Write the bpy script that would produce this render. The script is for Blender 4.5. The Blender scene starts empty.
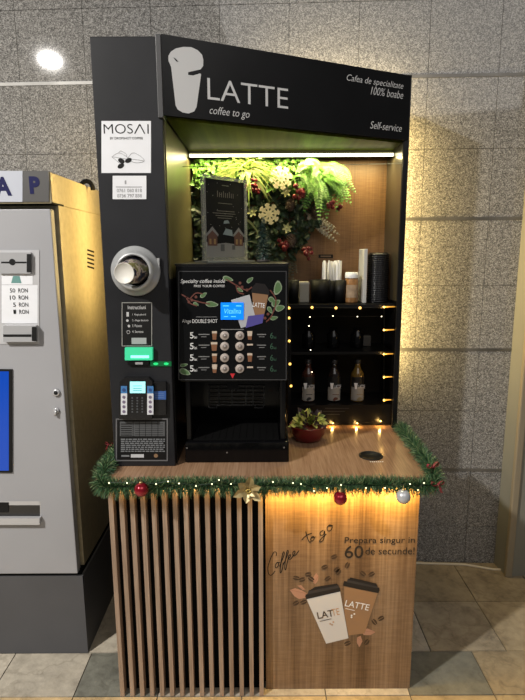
import bpy, bmesh, math, random
from mathutils import Vector as V, Matrix
random.seed(7)
RND = random.Random(11)
COL = bpy.context.scene.collection
PI = math.pi
# ------------------------------------------------------------------ camera
FPX, PITCH, ROLL = 526.0, math.radians(10.4), .0048
CAM = V((0, -1.62, 1.55))
FW = V((0, math.cos(PITCH), -math.sin(PITCH)))
_r0 = V((1, 0, 0)); _u0 = _r0.cross(FW)
RT = math.cos(ROLL) * _r0 - math.sin(ROLL) * _u0
UP = RT.cross(FW)
cd = bpy.data.cameras.new('camera'); cam = bpy.data.objects.new('camera', cd); COL.objects.link(cam)
cd.sensor_fit = 'VERTICAL'; cd.sensor_height = 24; cd.lens = FPX / 700 * 24; cd.clip_start = .02
m = Matrix((RT, UP, -FW)).transposed().to_4x4(); m.translation = CAM; cam.matrix_world = m
bpy.context.scene.camera = cam

def ray(x, y): return FW * FPX + RT * (x - 262.5) + UP * (350 - y)
def atY(x, y, Y):                      # a photo point on the real plane at depth Y
    d = ray(x, y); return CAM + d * ((Y - CAM.y) / d.y)
def atZ(x, y, Z):
    d = ray(x, y); return CAM + d * ((Z - CAM.z) / d.z)

class Plane:
    def __init__(s, o, u, v):
        s.o = V(o); s.u = V(u).normalized(); s.v = V(v).normalized(); s.n = s.u.cross(s.v)
    def px(s, x, y):
        d = ray(x, y); p = CAM + d * ((s.o - CAM).dot(s.n) / d.dot(s.n)) - s.o
        return p.dot(s.u), p.dot(s.v)
    def at(s, u, v, off=0): return s.o + s.u * u + s.v * v + s.n * off
    def P(s, x, y, off=0): return s.at(*s.px(x, y), off)
def front(Y): return Plane((0, Y, 0), (1, 0, 0), (0, 0, 1))

# ------------------------------------------------------------------ materials
MATS = {}
def mat(name, col, rough=.5, metal=0, emit=None, es=0, alpha=1, spec=.5, trans=0, coat=0, var=0, vscale=30, bump=0, bscale=80, stretch=(1, 1, 1)):
    if name in MATS: return MATS[name]
    m = bpy.data.materials.new(name); m.use_nodes = True; nt = m.node_tree; b = nt.nodes['Principled BSDF']
    c = (*col, 1)
    b.inputs['Base Color'].default_value = c; b.inputs['Roughness'].default_value = rough; b.inputs['Metallic'].default_value = metal
    b.inputs['Alpha'].default_value = alpha; b.inputs['Specular IOR Level'].default_value = spec
    b.inputs['Transmission Weight'].default_value = trans; b.inputs['Coat Weight'].default_value = coat
    if emit: b.inputs['Emission Color'].default_value = (*emit, 1); b.inputs['Emission Strength'].default_value = es
    if var or bump:
        tc = nt.nodes.new('ShaderNodeTexCoord'); mp = nt.nodes.new('ShaderNodeMapping'); mp.inputs['Scale'].default_value = stretch
        nt.links.new(tc.outputs['Object'], mp.inputs['Vector'])
        n = nt.nodes.new('ShaderNodeTexNoise'); n.inputs['Scale'].default_value = vscale; n.inputs['Detail'].default_value = 4
        nt.links.new(mp.outputs['Vector'], n.inputs['Vector'])
        if var:
            r = nt.nodes.new('ShaderNodeValToRGB')
            r.color_ramp.elements[0].position = .3; r.color_ramp.elements[1].position = .7
            r.color_ramp.elements[0].color = (*[x * (1 - var) for x in col], 1); r.color_ramp.elements[1].color = (*[min(1, x * (1 + var)) for x in col], 1)
            nt.links.new(n.outputs['Fac'], r.inputs['Fac']); nt.links.new(r.outputs['Color'], b.inputs['Base Color'])
        if bump:
            n2 = nt.nodes.new('ShaderNodeTexNoise'); n2.inputs['Scale'].default_value = bscale; n2.inputs['Detail'].default_value = 3
            nt.links.new(mp.outputs['Vector'], n2.inputs['Vector'])
            bp = nt.nodes.new('ShaderNodeBump'); bp.inputs['Strength'].default_value = bump; bp.inputs['Distance'].default_value = .01
            nt.links.new(n2.outputs['Fac'], bp.inputs['Height']); nt.links.new(bp.outputs['Normal'], b.inputs['Normal'])
    MATS[name] = m; return m

def ramp_mat(name, stops, coords, rough=.4, bump=0, metal=0, extra=None):
    """noise graph -> colour ramp; coords = list of (scale, stretch, weight, detail)"""
    m = bpy.data.materials.new(name); m.use_nodes = True; nt = m.node_tree; b = nt.nodes['Principled BSDF']
    tc = nt.nodes.new('ShaderNodeTexCoord'); acc = None
    for sc, st, w, de in coords:
        mp = nt.nodes.new('ShaderNodeMapping'); mp.inputs['Scale'].default_value = st; nt.links.new(tc.outputs['Object'], mp.inputs['Vector'])
        n = nt.nodes.new('ShaderNodeTexNoise'); n.inputs['Scale'].default_value = sc; n.inputs['Detail'].default_value = de; n.inputs['Roughness'].default_value = .6
        nt.links.new(mp.outputs['Vector'], n.inputs['Vector'])
        mu = nt.nodes.new('ShaderNodeMath'); mu.operation = 'MULTIPLY'; mu.inputs[1].default_value = w; nt.links.new(n.outputs['Fac'], mu.inputs[0])
        if acc is None: acc = mu
        else:
            ad = nt.nodes.new('ShaderNodeMath'); ad.operation = 'ADD'; nt.links.new(acc.outputs[0], ad.inputs[0]); nt.links.new(mu.outputs[0], ad.inputs[1]); acc = ad
    r = nt.nodes.new('ShaderNodeValToRGB'); cr = r.color_ramp
    while len(cr.elements) < len(stops): cr.elements.new(.5)
    for e, (p, c) in zip(cr.elements, stops): e.position = p; e.color = (*c, 1)
    nt.links.new(acc.outputs[0], r.inputs['Fac'])
    out = r.outputs['Color']
    if extra == 'attr':
        at = nt.nodes.new('ShaderNodeVertexColor'); at.layer_name = 'tint'
        mx = nt.nodes.new('ShaderNodeMix'); mx.data_type = 'RGBA'; mx.blend_type = 'MULTIPLY'; mx.inputs[0].default_value = 1
        nt.links.new(out, mx.inputs[6]); nt.links.new(at.outputs['Color'], mx.inputs[7]); out = mx.outputs[2]
    if extra == 'attr':      # hairline cleft edges of the slate
        n = nt.nodes.new('ShaderNodeTexNoise'); n.inputs['Scale'].default_value = 3.2; n.inputs['Detail'].default_value = 5; n.inputs['Roughness'].default_value = .55; nt.links.new(tc.outputs['Object'], n.inputs['Vector'])
        s1 = nt.nodes.new('ShaderNodeMath'); s1.operation = 'SUBTRACT'; s1.inputs[1].default_value = .5; nt.links.new(n.outputs['Fac'], s1.inputs[0])
        s2 = nt.nodes.new('ShaderNodeMath'); s2.operation = 'ABSOLUTE'; nt.links.new(s1.outputs[0], s2.inputs[0])
        r2 = nt.nodes.new('ShaderNodeValToRGB'); r2.color_ramp.elements[0].color = (.55, .53, .50, 1); r2.color_ramp.elements[1].position = .016; nt.links.new(s2.outputs[0], r2.inputs['Fac'])
        mx2 = nt.nodes.new('ShaderNodeMix'); mx2.data_type = 'RGBA'; mx2.blend_type = 'MULTIPLY'; mx2.inputs[0].default_value = .45
        nt.links.new(out, mx2.inputs[6]); nt.links.new(r2.outputs['Color'], mx2.inputs[7]); out = mx2.outputs[2]
    nt.links.new(out, b.inputs['Base Color']); b.inputs['Roughness'].default_value = rough; b.inputs['Metallic'].default_value = metal
    if bump:
        bp = nt.nodes.new('ShaderNodeBump'); bp.inputs['Strength'].default_value = bump; bp.inputs['Distance'].default_value = .01
        nt.links.new(acc.outputs[0], bp.inputs['Height']); nt.links.new(bp.outputs['Normal'], b.inputs['Normal'])
    MATS[name] = m; return m

def attr_mat(name, rough=.5, spec=.4, trans=0):
    m = bpy.data.materials.new(name); m.use_nodes = True; nt = m.node_tree; b = nt.nodes['Principled BSDF']
    at = nt.nodes.new('ShaderNodeVertexColor'); at.layer_name = 'tint'
    nt.links.new(at.outputs['Color'], b.inputs['Base Color']); b.inputs['Roughness'].default_value = rough; b.inputs['Specular IOR Level'].default_value = spec
    MATS[name] = m; return m

def granite_mat():
    m = bpy.data.materials.new('granite'); m.use_nodes = True; nt = m.node_tree; b = nt.nodes['Principled BSDF']
    tc = nt.nodes.new('ShaderNodeTexCoord'); v = nt.nodes.new('ShaderNodeTexVoronoi'); v.inputs['Scale'].default_value = 270
    nt.links.new(tc.outputs['Object'], v.inputs['Vector']); sx = nt.nodes.new('ShaderNodeSeparateColor'); nt.links.new(v.outputs['Color'], sx.inputs[0])
    n = nt.nodes.new('ShaderNodeTexNoise'); n.inputs['Scale'].default_value = 60; n.inputs['Detail'].default_value = 3; nt.links.new(tc.outputs['Object'], n.inputs['Vector'])
    a = nt.nodes.new('ShaderNodeMath'); a.operation = 'MULTIPLY_ADD'; a.inputs[1].default_value = .62; nt.links.new(sx.outputs[0], a.inputs[0])
    k = nt.nodes.new('ShaderNodeMath'); k.operation = 'MULTIPLY'; k.inputs[1].default_value = .38; nt.links.new(n.outputs['Fac'], k.inputs[0]); nt.links.new(k.outputs[0], a.inputs[2])
    r = nt.nodes.new('ShaderNodeValToRGB'); cr = r.color_ramp
    while len(cr.elements) < 5: cr.elements.new(.5)
    for e, (p, c) in zip(cr.elements, ((.10, (.075, .073, .07)), (.34, (.16, .156, .15)), (.52, (.24, .234, .225)), (.70, (.34, .332, .32)), (.86, (.50, .49, .47)))): e.position = p; e.color = (*c, 1)
    nt.links.new(a.outputs[0], r.inputs['Fac']); nt.links.new(r.outputs['Color'], b.inputs['Base Color']); b.inputs['Roughness'].default_value = .045; b.inputs['Specular IOR Level'].default_value = .4
    return m
granite = granite_mat()
oak = ramp_mat('oak_panel', [(.37, (.10, .055, .026)), (.5, (.19, .114, .060)), (.63, (.30, .195, .112))],
               [(13, (1, 1, .03), .50, 2), (60, (2.2, 2.2, .05), .34, 3), (70, (.25, .25, 2.5), .16, 3)], rough=.42, bump=.05)
oakd = ramp_mat('shaded_oak', [(.36, (.085, .040, .014)), (.5, (.155, .078, .030)), (.64, (.23, .122, .05))],
               [(13, (1, 1, .03), .45, 2), (60, (2.2, 2.2, .05), .27, 3), (80, (.2, .2, 3), .28, 3)], rough=.45, bump=.05)  # darker copy of the oak, the niche's dimness put into the colour
taupe = ramp_mat('taupe_wood', [(.35, (.23, .155, .105)), (.5, (.34, .24, .17)), (.66, (.45, .335, .25))],
                 [(6, (1, 1, .2), .4, 3), (90, (2, 2, .06), .6, 3)], rough=.5, bump=.05)
countw = ramp_mat('counter_wood', [(.36, (.19, .105, .058)), (.5, (.30, .175, .10)), (.64, (.39, .245, .15))],
                  [(7, (1, .08, 1), .5, 4), (70, (2, .1, 2), .5, 3)], rough=.2)
slate = ramp_mat('slate_tile', [(.36, (.52, .50, .47)), (.46, (.78, .76, .72)), (.58, (1, .98, .93))],
                 [(5, (1, 1, 1), .6, 5), (26, (1, 1, 1), .4, 4)], rough=.42, bump=.9, extra='attr')
grout = mat('grout', (.10, .085, .065), .8)
black = mat('black_panel', (.0055, .0055, .006), .34, var=.2, vscale=8, spec=.25)
blackg = mat('black_gloss', (.003, .003, .0035), .12, spec=.25)
tower_m = mat('anthracite_panel', (.017, .0175, .020), .40, var=.22, vscale=5, spec=.3)
soffit_m = mat('soffit_green_reflection', (.050, .060, .004), .5, 0, spec=.02, var=.35, vscale=5, stretch=(7, .3, 1))  # olive streaks: the greenery's reflection put into the base colour
inner_m = mat('niche_lining', (.14, .122, .058), .36, .35, var=.15, vscale=6, stretch=(1, 1, .2))
whitep = mat('white_vinyl', (.80, .80, .80), .5)
whiter = mat('white_letter', (.62, .62, .62), .5)
paper = mat('paper', (.74, .75, .78), .6, var=.04, vscale=9)
inkm = mat('black_ink', (.007, .007, .007), .55, spec=.25)
greyink = mat('grey_ink', (.30, .30, .31), .6)
silver = mat('brushed_silver', (.46, .47, .47), .36, .35, var=.10, vscale=20)
chrome = mat('chrome', (.50, .50, .51), .22, .3)
darkm = mat('dark_recess', (.003, .003, .003), .8, spec=.1)

# ------------------------------------------------------------------ mesh building
class MB:
    def __init__(s): s.v = []; s.f = []; s.mi = []; s.sm = []; s.tint = []; s.m = 0; s.smooth = False; s.c = (1, 1, 1)
    def add(s, vs, fs):
        k = len(s.v); s.v += [V(p) for p in vs]
        for f in fs:
            s.f.append([k + i for i in f]); s.mi.append(s.m); s.sm.append(s.smooth); s.tint.append(s.c)
        return s
    def hexa(s, p):   # 8 points: bottom 4 ccw, top 4 ccw
        return s.add(p, [(3, 2, 1, 0), (4, 5, 6, 7), (0, 1, 5, 4), (1, 2, 6, 5), (2, 3, 7, 6), (3, 0, 4, 7)])
    def box(s, x0, x1, y0, y1, z0, z1):
        return s.hexa([(x0, y0, z0), (x1, y0, z0), (x1, y1, z0), (x0, y1, z0), (x0, y0, z1), (x1, y0, z1), (x1, y1, z1), (x0, y1, z1)])
    def rbox(s, x0, x1, y0, y1, z0, z1, b=.004):   # box with softened edges
        bm = bmesh.new(); bmesh.ops.create_cube(bm, size=1)
        for v in bm.verts: v.co = V(((x0 + x1) / 2 + v.co.x * (x1 - x0), (y0 + y1) / 2 + v.co.y * (y1 - y0), (z0 + z1) / 2 + v.co.z * (z1 - z0)))
        bmesh.ops.bevel(bm, geom=list(bm.edges), offset=b, segments=2, affect='EDGES', profile=.5)
        return s.bm(bm)
    def bm(s, bm, mtx=None):
        bm.verts.ensure_lookup_table()
        vs = [(mtx @ v.co if mtx else v.co.copy()) for v in bm.verts]; idx = {v: i for i, v in enumerate(bm.verts)}
        s.add(vs, [[idx[v] for v in f.verts] for f in bm.faces]); bm.free(); return s
    def prism(s, pts, z0, z1):
        n = len(pts)
        return s.add([(x, y, z0) for x, y in pts] + [(x, y, z1) for x, y in pts],
                     [list(range(n))[::-1], list(range(n, 2 * n))] + [(i, (i + 1) % n, n + (i + 1) % n, n + i) for i in range(n)])
    def lathe(s, prof, o, ax=(0, 0, 1), n=24):     # prof: (r, h)
        o = V(o); ax = V(ax).normalized(); a = ax.orthogonal().normalized(); b = ax.cross(a); vs = []; fs = []
        for r, h in prof:
            for i in range(n):
                t = 2 * PI * i / n; vs.append(o + ax * h + (a * math.cos(t) + b * math.sin(t)) * r)
        for j in range(len(prof) - 1):
            for i in range(n):
                k = (i + 1) % n; fs.append((j * n + i, j * n + k, (j + 1) * n + k, (j + 1) * n + i))
        if prof[0][0] > 0: fs.append(list(range(n))[::-1])
        if prof[-1][0] > 0: fs.append([(len(prof) - 1) * n + i for i in range(n)])
        return s.add(vs, fs)
    def cyl(s, o, r, h, ax=(0, 0, 1), n=20): return s.lathe([(r, 0), (r, h)], o, ax, n)
    def ball(s, o, r, n=12, sc=(1, 1, 1)):
        o = V(o); vs = []; fs = []; h = n // 2
        for j in range(1, h):
            ph = PI * j / h
            for i in range(n):
                t = 2 * PI * i / n; vs.append(o + V((r * sc[0] * math.sin(ph) * math.cos(t), r * sc[1] * math.sin(ph) * math.sin(t), -r * sc[2] * math.cos(ph))))
        for j in range(h - 2):
            for i in range(n): k = (i + 1) % n; fs.append((j * n + i, j * n + k, (j + 1) * n + k, (j + 1) * n + i))
        b = len(vs); vs += [o - V((0, 0, r * sc[2])), o + V((0, 0, r * sc[2]))]
        for i in range(n): k = (i + 1) % n; fs.append((b, k, i)); fs.append((b + 1, (h - 2) * n + i, (h - 2) * n + k))
        return s.add(vs, fs)
    def tube(s, pts, r, n=6, r1=None):
        pts = [V(p) for p in pts]; vs = []; fs = []; L = len(pts)
        for i, p in enumerate(pts):
            d = (pts[min(i + 1, L - 1)] - pts[max(i - 1, 0)]).normalized(); a = d.orthogonal().normalized() if abs(d.z) > .95 else d.cross(V((0, 0, 1))).normalized()
            b = d.cross(a); rr = r if r1 is None else r + (r1 - r) * i / (L - 1)
            for k in range(n): t = 2 * PI * k / n; vs.append(p + (a * math.cos(t) + b * math.sin(t)) * rr)
        for i in range(L - 1):
            for k in range(n): q = (k + 1) % n; fs.append((i * n + k, i * n + q, (i + 1) * n + q, (i + 1) * n + k))
        fs.append(list(range(n))[::-1]); fs.append([(L - 1) * n + k for k in range(n)])
        return s.add(vs, fs)
    def poly(s, pl, pts, off=.0006): return s.add([pl.P(x, y, off) for x, y in pts], [list(range(len(pts)))])
    def rect(s, pl, x0, y0, x1, y1, off=.0006): return s.poly(pl, [(x0, y1), (x1, y1), (x1, y0), (x0, y0)], off)
    def slab(s, pl, x0, y0, x1, y1, a, b):       # box standing proud of a plane from offset a to b
        c = [(x0, y1), (x1, y1), (x1, y0), (x0, y0)]
        return s.add([pl.P(x, y, a) for x, y in c] + [pl.at(*pl.px(x, y), b) for x, y in c], [(3, 2, 1, 0), (4, 5, 6, 7), (0, 1, 5, 4), (1, 2, 6, 5), (2, 3, 7, 6), (3, 0, 4, 7)])
    def disc(s, pl, x, y, r, off=.0006, n=20, ry=None):
        u, v = pl.px(x, y); ry = ry or r
        return s.add([pl.at(u + r * math.cos(2 * PI * i / n), v + ry * math.sin(2 * PI * i / n), off) for i in range(n)], [list(range(n))])
    def frame(s, pl, x0, y0, x1, y1, w, off=.0008):
        s.rect(pl, x0, y0, x1, y0 + w, off); s.rect(pl, x0, y1 - w, x1, y1, off); s.rect(pl, x0, y0 + w, x0 + w, y1 - w, off); return s.rect(pl, x1 - w, y0 + w, x1, y1 - w, off)
    def stroke(s, pl, pts, w, off=.0008, sub=6):   # a pen line through photo points, smooth
        P = [V(pl.px(*p)) for p in pts]; Q = []
        for i in range(len(P) - 1):
            p0, p1, p2, p3 = P[max(i - 1, 0)], P[i], P[i + 1], P[min(i + 2, len(P) - 1)]
            for k in range(sub):
                t = k / sub
                Q.append(.5 * ((2 * p1) + (p2 - p0) * t + (2 * p0 - 5 * p1 + 4 * p2 - p3) * t * t + (3 * p1 - p0 - 3 * p2 + p3) * t ** 3))
        Q.append(P[-1]); vs = []
        for i, q in enumerate(Q):
            d = (Q[min(i + 1, len(Q) - 1)] - Q[max(i - 1, 0)]); d = d.normalized() if d.length > 0 else V((1, 0)); nn = V((-d.y, d.x)) * w / 2
            vs += [pl.at(*(q + nn), off), pl.at(*(q - nn), off)]
        return s.add(vs, [(2 * i, 2 * i + 1, 2 * i + 3, 2 * i + 2) for i in range(len(Q) - 1)])
    def text(s, pl, body, xl, yb, xr, yt, shear=0, bold=0, off=.0008, rot=0):
        vs, fs = glyphs(body, shear, bold)
        x0 = min(p.x for p in vs); x1 = max(p.x for p in vs); y0 = min(p.y for p in vs); y1 = max(p.y for p in vs)
        u0, v0 = pl.px(xl, yb); u1 = pl.px(xr, yb)[0]; v1 = pl.px(xl, yt)[1]
        o = []
        for p in vs:
            a = (p.x - x0) / (x1 - x0) * (u1 - u0); b = (p.y - y0) / (y1 - y0) * (v1 - v0)
            o.append(pl.at(u0 + a * math.cos(rot) - b * math.sin(rot), v0 + a * math.sin(rot) + b * math.cos(rot), off))
        return s.add(o, fs)
    def leaf(s, b, d, n, L, w, fold=.25, curl=.15):
        b = V(b); d = V(d).normalized(); side = d.cross(V(n)); side = side.normalized() if side.length > 1e-4 else d.orthogonal().normalized(); nn = side.cross(d)
        m1 = b + d * L * .35 + nn * L * .02; m2 = b + d * L * .7 - nn * L * curl * .4; t = b + d * L - nn * L * curl
        return s.add([b, m1 + side * w * .5 + nn * w * fold, m1, m1 - side * w * .5 + nn * w * fold, m2 + side * w * .38 + nn * w * fold, m2, m2 - side * w * .38 + nn * w * fold, t],
                     [(0, 2, 1), (0, 3, 2), (1, 2, 5, 4), (2, 3, 6, 5), (4, 5, 7), (5, 6, 7)])
    def blade(s, pts, w):
        pts = [V(p) for p in pts]; vs = []; L = len(pts)
        for i, p in enumerate(pts):
            d = (pts[min(i + 1, L - 1)] - pts[max(i - 1, 0)]); sd = d.cross(V((0, 1, .15)))
            sd = sd.normalized() * w * (1 - (i / (L - 1)) ** 2 * .92) / 2; vs += [p + sd, p - sd]
        return s.add(vs, [(2 * i, 2 * i + 1, 2 * i + 3, 2 * i + 2) for i in range(L - 1)])
    def build(s, name, mats, parent=None, label=None, cat=None, group=None, kind=None, org=None, fixn=True):
        if org is None:
            if parent is not None: org = ORG[parent]
            else:
                lo = [min(p[i] for p in s.v) for i in range(3)]; hi = [max(p[i] for p in s.v) for i in range(3)]
                org = V(((lo[0] + hi[0]) / 2, (lo[1] + hi[1]) / 2, lo[2]))
        org = V(org); me = bpy.data.meshes.new(name)
        me.from_pydata([tuple(p - org) for p in s.v], [], s.f)
        if not isinstance(mats, (list, tuple)): mats = [mats]
        for m in mats: me.materials.append(m)
        me.polygons.foreach_set('material_index', s.mi); me.polygons.foreach_set('use_smooth', s.sm)
        if any(t != (1, 1, 1) for t in s.tint):
            ca = me.color_attributes.new('tint', 'FLOAT_COLOR', 'CORNER')
            for p in me.polygons:
                for li in p.loop_indices: ca.data[li].color = (*s.tint[p.index], 1)
        me.update()
        o = bpy.data.objects.new(name, me); COL.objects.link(o); ORG[o] = org
        if parent is not None: o.parent = parent
        else: o.location = org
        return tag(o, label, cat, group, kind)
ORG = {}
def tag(o, label=None, cat=None, group=None, kind=None):
    for k, v in (('label', label), ('category', cat), ('group', group), ('kind', kind)):
        if v: o[k] = v
    return o
def thing(name, label, cat, loc, group=None):
    o = bpy.data.objects.new(name, None); COL.objects.link(o); o.location = loc; o.empty_display_size = .05; ORG[o] = V(loc)
    return tag(o, label, cat, group)
def dup(src, loc, label=None, rot=None, scale=None):
    kids = [c for c in bpy.data.objects if c.parent == src]
    r = src.copy(); COL.objects.link(r); r.location = loc
    if label: r['label'] = label
    if rot is not None: r.rotation_euler = rot
    if scale: r.scale = scale
    for c in kids:
        d = c.copy(); COL.objects.link(d); d.parent = r
        for g in [x for x in bpy.data.objects if x.parent == c]:
            e = g.copy(); COL.objects.link(e); e.parent = d
    return r
_gc = {}
def glyphs(body, shear=0, bold=0):
    k = (body, shear, bold)
    if k not in _gc:
        cu = bpy.data.curves.new('lettering_source', 'FONT'); cu.body = body; cu.size = 1; cu.shear = shear; cu.offset = bold; cu.resolution_u = 4
        ob = bpy.data.objects.new('lettering_source', cu); COL.objects.link(ob)
        dg = bpy.context.evaluated_depsgraph_get(); me = bpy.data.meshes.new_from_object(ob.evaluated_get(dg))
        _gc[k] = ([v.co.copy() for v in me.vertices], [list(p.vertices) for p in me.polygons])
        bpy.data.objects.remove(ob); bpy.data.curves.remove(cu); bpy.data.meshes.remove(me)
    return _gc[k]

# ================================================================== SETTING
# floor: slate tiles in running bond
fl = MB(); fl.m = 1; fl.box(-3.2, 3.2, -3.6, 1.3, -.04, -.004); fl.m = 0
rows = [(-.3, 0), (0, .21), (.21, .51), (.51, .81), (.81, 1.11)]
y = -.3
while y > -3.5: rows.append((y - .3, y)); y -= .3
for y0, y1 in rows:
    offx = {0: -.98, .21: -.84, .51: -.84, .81: -.98, -.3: -.98}.get(y0, -.98 if int(round(-y0 / .3)) % 2 else -.83)
    for k in range(-8, 14):
        x0 = offx + .3 * k; x1 = x0 + .3
        if x0 > 3.1 or x1 < -3.1: continue
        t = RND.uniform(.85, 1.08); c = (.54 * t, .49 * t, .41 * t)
        if x0 > .4: c = (c[0] * .80, c[1] * .72, c[2] * .58)  # right-hand tiles darker and browner, shade put into their colour
        if y0 == 0 and (k == 1 or k == 5): c = (.21, .21, .18)
        elif y0 == .21 and k == 5: c = (.42, .36, .27)
        elif y0 == -.3: c = (.52 * t, .40 * t, .23 * t)  # front row painted yellow in place of a warm lit band
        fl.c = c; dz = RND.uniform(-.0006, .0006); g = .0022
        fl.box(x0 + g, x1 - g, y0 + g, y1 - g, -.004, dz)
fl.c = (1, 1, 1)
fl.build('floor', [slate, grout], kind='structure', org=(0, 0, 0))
# back wall, granite panels turned very slightly against the kiosk
WY, WK = .82, .045
wall_rot = -math.atan(WK)
def wall_y(x): return WY + (.9 - x) * WK
wl = MB(); wl.m = 1; wl.box(-3.2, 2.6, .006, .12, 0, 3.5); wl.m = 0
for k in range(-11, 9):
    x0 = .12 + .3 * k - .9
    z = -.1
    while z < 3.5:
        wl.box(x0 + .001, x0 + .299, 0, .01, max(0, z + .001), min(3.5, z + .299)); z += .3
wo = wl.build('wall_back', [granite, grout], kind='structure', org=(0, 0, 0))
wo.location = (.9, WY, 0); wo.rotation_euler = (0, 0, wall_rot)
steel = mat('satin_strip', (.17, .165, .155), .42, .5, var=.4, vscale=4, stretch=(1, 1, 1))
for i, z in enumerate((.5, 1.1, 1.7, 2.3, 2.9)):
    t = MB(); t.box(-3.2, .32, -.003, .002, z - .007, z + .007)
    o = t.build('trim_%d' % (i + 1), steel, kind='structure', org=(0, 0, 0)); o.location = (.9, WY, 0); o.rotation_euler = (0, 0, wall_rot)
# plain painted pier at the right end
pier = mat('pier_paint', (.24, .235, .195), .55, var=.06, vscale=4)
pf = atZ(499, 567, 0)
pr_ = MB(); pr_.prism([(pf.x, .70), (2.6, .70), (2.6, 1.0), (pf.x + .03, 1.0), (pf.x - .012, .80)], 0, 3.5)
pr_.build('wall_right', pier, kind='structure', org=(0, 0, 0))
tr = MB(); tr.rbox(pf.x - .008, pf.x + .026, .685, .71, 0, 3.5, .006)
tr.build('trim_6', mat('pier_edge', (.30, .25, .17), .5), kind='structure', org=(0, 0, 0))
# cable along the foot of the wall
cb = MB(); cb.smooth = True
cpts = [atZ(x, y, .004) for x, y in ((380, 562), (415, 563), (430, 563.5), (448, 564), (465, 564.5), (482, 567.5), (494, 569.5), (504, 569.5), (514, 567), (525, 566), (545, 567))]
cb.tube(cpts, .0055, 8); cb.build('cable', mat('cable_sheath', (.72, .64, .50), .5), None, 'thin pale cable lying along the foot of the granite wall', 'cable')

# ================================================================== TICKET MACHINE (left)
TK = thing('ticket_machine', 'grey parking payment machine standing beside the coffee kiosk', 'ticket machine', (-1.0, .5, 0))
plm = mat('plinth_grey', (.085, .085, .09), .5, var=.06, vscale=5, spec=.3)
doorm = mat('door_grey', (.33, .33, .345), .45, var=.04, vscale=3)
sidem = mat('side_cream', (.36, .31, .20), .34, .3, var=.12, vscale=40, bump=.02)
headm = mat('header_grey', (.075, .072, .070), .45)
b = MB(); b.box(-1.42, -.695, .209, .80, 0, .335); b.build('plinth', plm, TK)
b = MB(); b.box(-1.42, -.703, .222, .80, .335, .36); b.build('shadow_gap', darkm, TK)
b = MB(); b.box(-1.42, -.698, .245, .80, .36, 1.715); b.build('body', sidem, TK)
b = MB(); b.rbox(-1.42, -.709, .200, .236, .352, 1.700, .003)
door = b.build('door', doorm, TK, 'light grey front door')
dpl = front(.2)
spl = Plane((-.698, 0, 0), (0, 1, 0), (0, 0, 1))   # side face
b = MB()
for i in range(5): b.poly(spl, [(87, 249 + i * 4.1), (94, 251.2 + i * 4.1), (94, 253 + i * 4.1), (87, 250.8 + i * 4.1)], .0008)
b.build('vent', darkm, TK)
b = MB(); b.rbox(-1.42, -.700, .196, .80, 1.716, 1.82, .004); b.m = 1
b.box(-1.421, -.6995, .197, .30, 1.716, 1.722)
hd = b.build('header', [sidem, darkm], TK)
hpl = front(.196)
b = MB(); b.slab(hpl, 23, 171, 49.3, 202, .0005, .003); b.build('header_front', headm, hd)
b = MB(); b.slab(hpl, -60, 171, 23, 202, .0005, .004); b.build('light_panel', mat('light_panel', (.45, .47, .53), .4, emit=(.7, .75, .85), es=.04), hd, 'white lit panel')
navy = mat('navy_letter', (.010, .011, .07), .6, spec=.2)
b = MB(); b.text(hpl, 'A', -4, 196, 13, 177, 0, .045, .0045); b.text(hpl, 'P', 30.5, 194, 41, 176.5, 0, .055, .004); b.build('lettering', navy, hd)
b = MB(); b.smooth = True
hk = [atY(86.5 - 6.5 * math.cos(PI * t / 8), 190 - 9 * math.sin(PI * t / 8), .56) for t in range(9)]
b.tube(hk, .009, 8); b.build('lifting_handle', darkm, TK)
# things set in the door
b = MB(); b.slab(dpl, -2, 250, 39.5, 344, .0003, .0022)
pnl = b.build('slot_plate', mat('slot_plate', (.46, .46, .47), .45), door)
b = MB(); b.slab(dpl, 1, 252.5, 32, 273.5, .002, .012); b.m = 1; b.slab(dpl, 28.5, 254, 33, 272, .012, .014); b.rect(dpl, 3, 261.6, 28, 263.2, .0128); b.disc(dpl, 14, 262, .011, .0126)
b.build('banknote_slot', [chrome, inkm], door)
b = MB(); b.slab(dpl, 6, 325, 38, 341, .002, .02); b.m = 1; b.slab(dpl, 34.5, 326, 39, 340, .0195, .022); b.rect(dpl, 6, 333.5, 34, 336, .0206)
b.build('coin_slot', [chrome, inkm], door)
b = MB(); b.rect(dpl, 2, 285, 38, 323, .0028); b.rect(dpl, 2, 274, 33, 284.5, .0028); b.m = 1
b.poly(dpl, [(11.5, 283), (22, 283), (20, 276), (13.5, 276)], .0034); b.m = 2
for i, s_ in enumerate(('50', '10', '5', '1')):
    yb = 292.5 + i * 7.1
    b.text(dpl, s_, 10.5 if len(s_) == 2 else 13.2 + i * .3, yb, 15.8 + i * .3, yb - 4.2, 0, .01, .0036); b.text(dpl, 'RON', 19 + i * .3, yb, 28.3 + i * .3, yb - 4.2, 0, .01, .0036)
b.build('price_sheet', [paper, mat('teal_print', (.12, .27, .25), .6), inkm], door)
b = MB(); b.slab(dpl, -60, 369, 12.6, 472, .0005, .006); b.m = 1; b.rect(dpl, -60, 371, 9.6, 470, .0064)
b.build('display', [inkm, mat('blue_screen', (.002, .02, .16), .2, emit=(.0, .06, .42), es=.75)], door, 'blue screen in a black frame')
b = MB(); b.rect(dpl, -40, 501, 41, 522.5, .0005); b.m = 1; b.rect(dpl, -40, 505, 40, 516, .0012); b.m = 0; b.slab(dpl, -40, 516, 41.5, 522.5, .001, .018); b.rect(dpl, -40, 501, 40, 505, .0014)
b.m = 2; b.rect(dpl, -40, 502, 9, 512, .003)
b.build('return_tray', [chrome, mat('tray_dark', (.06, .06, .06), .25, .8), inkm], door)
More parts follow.
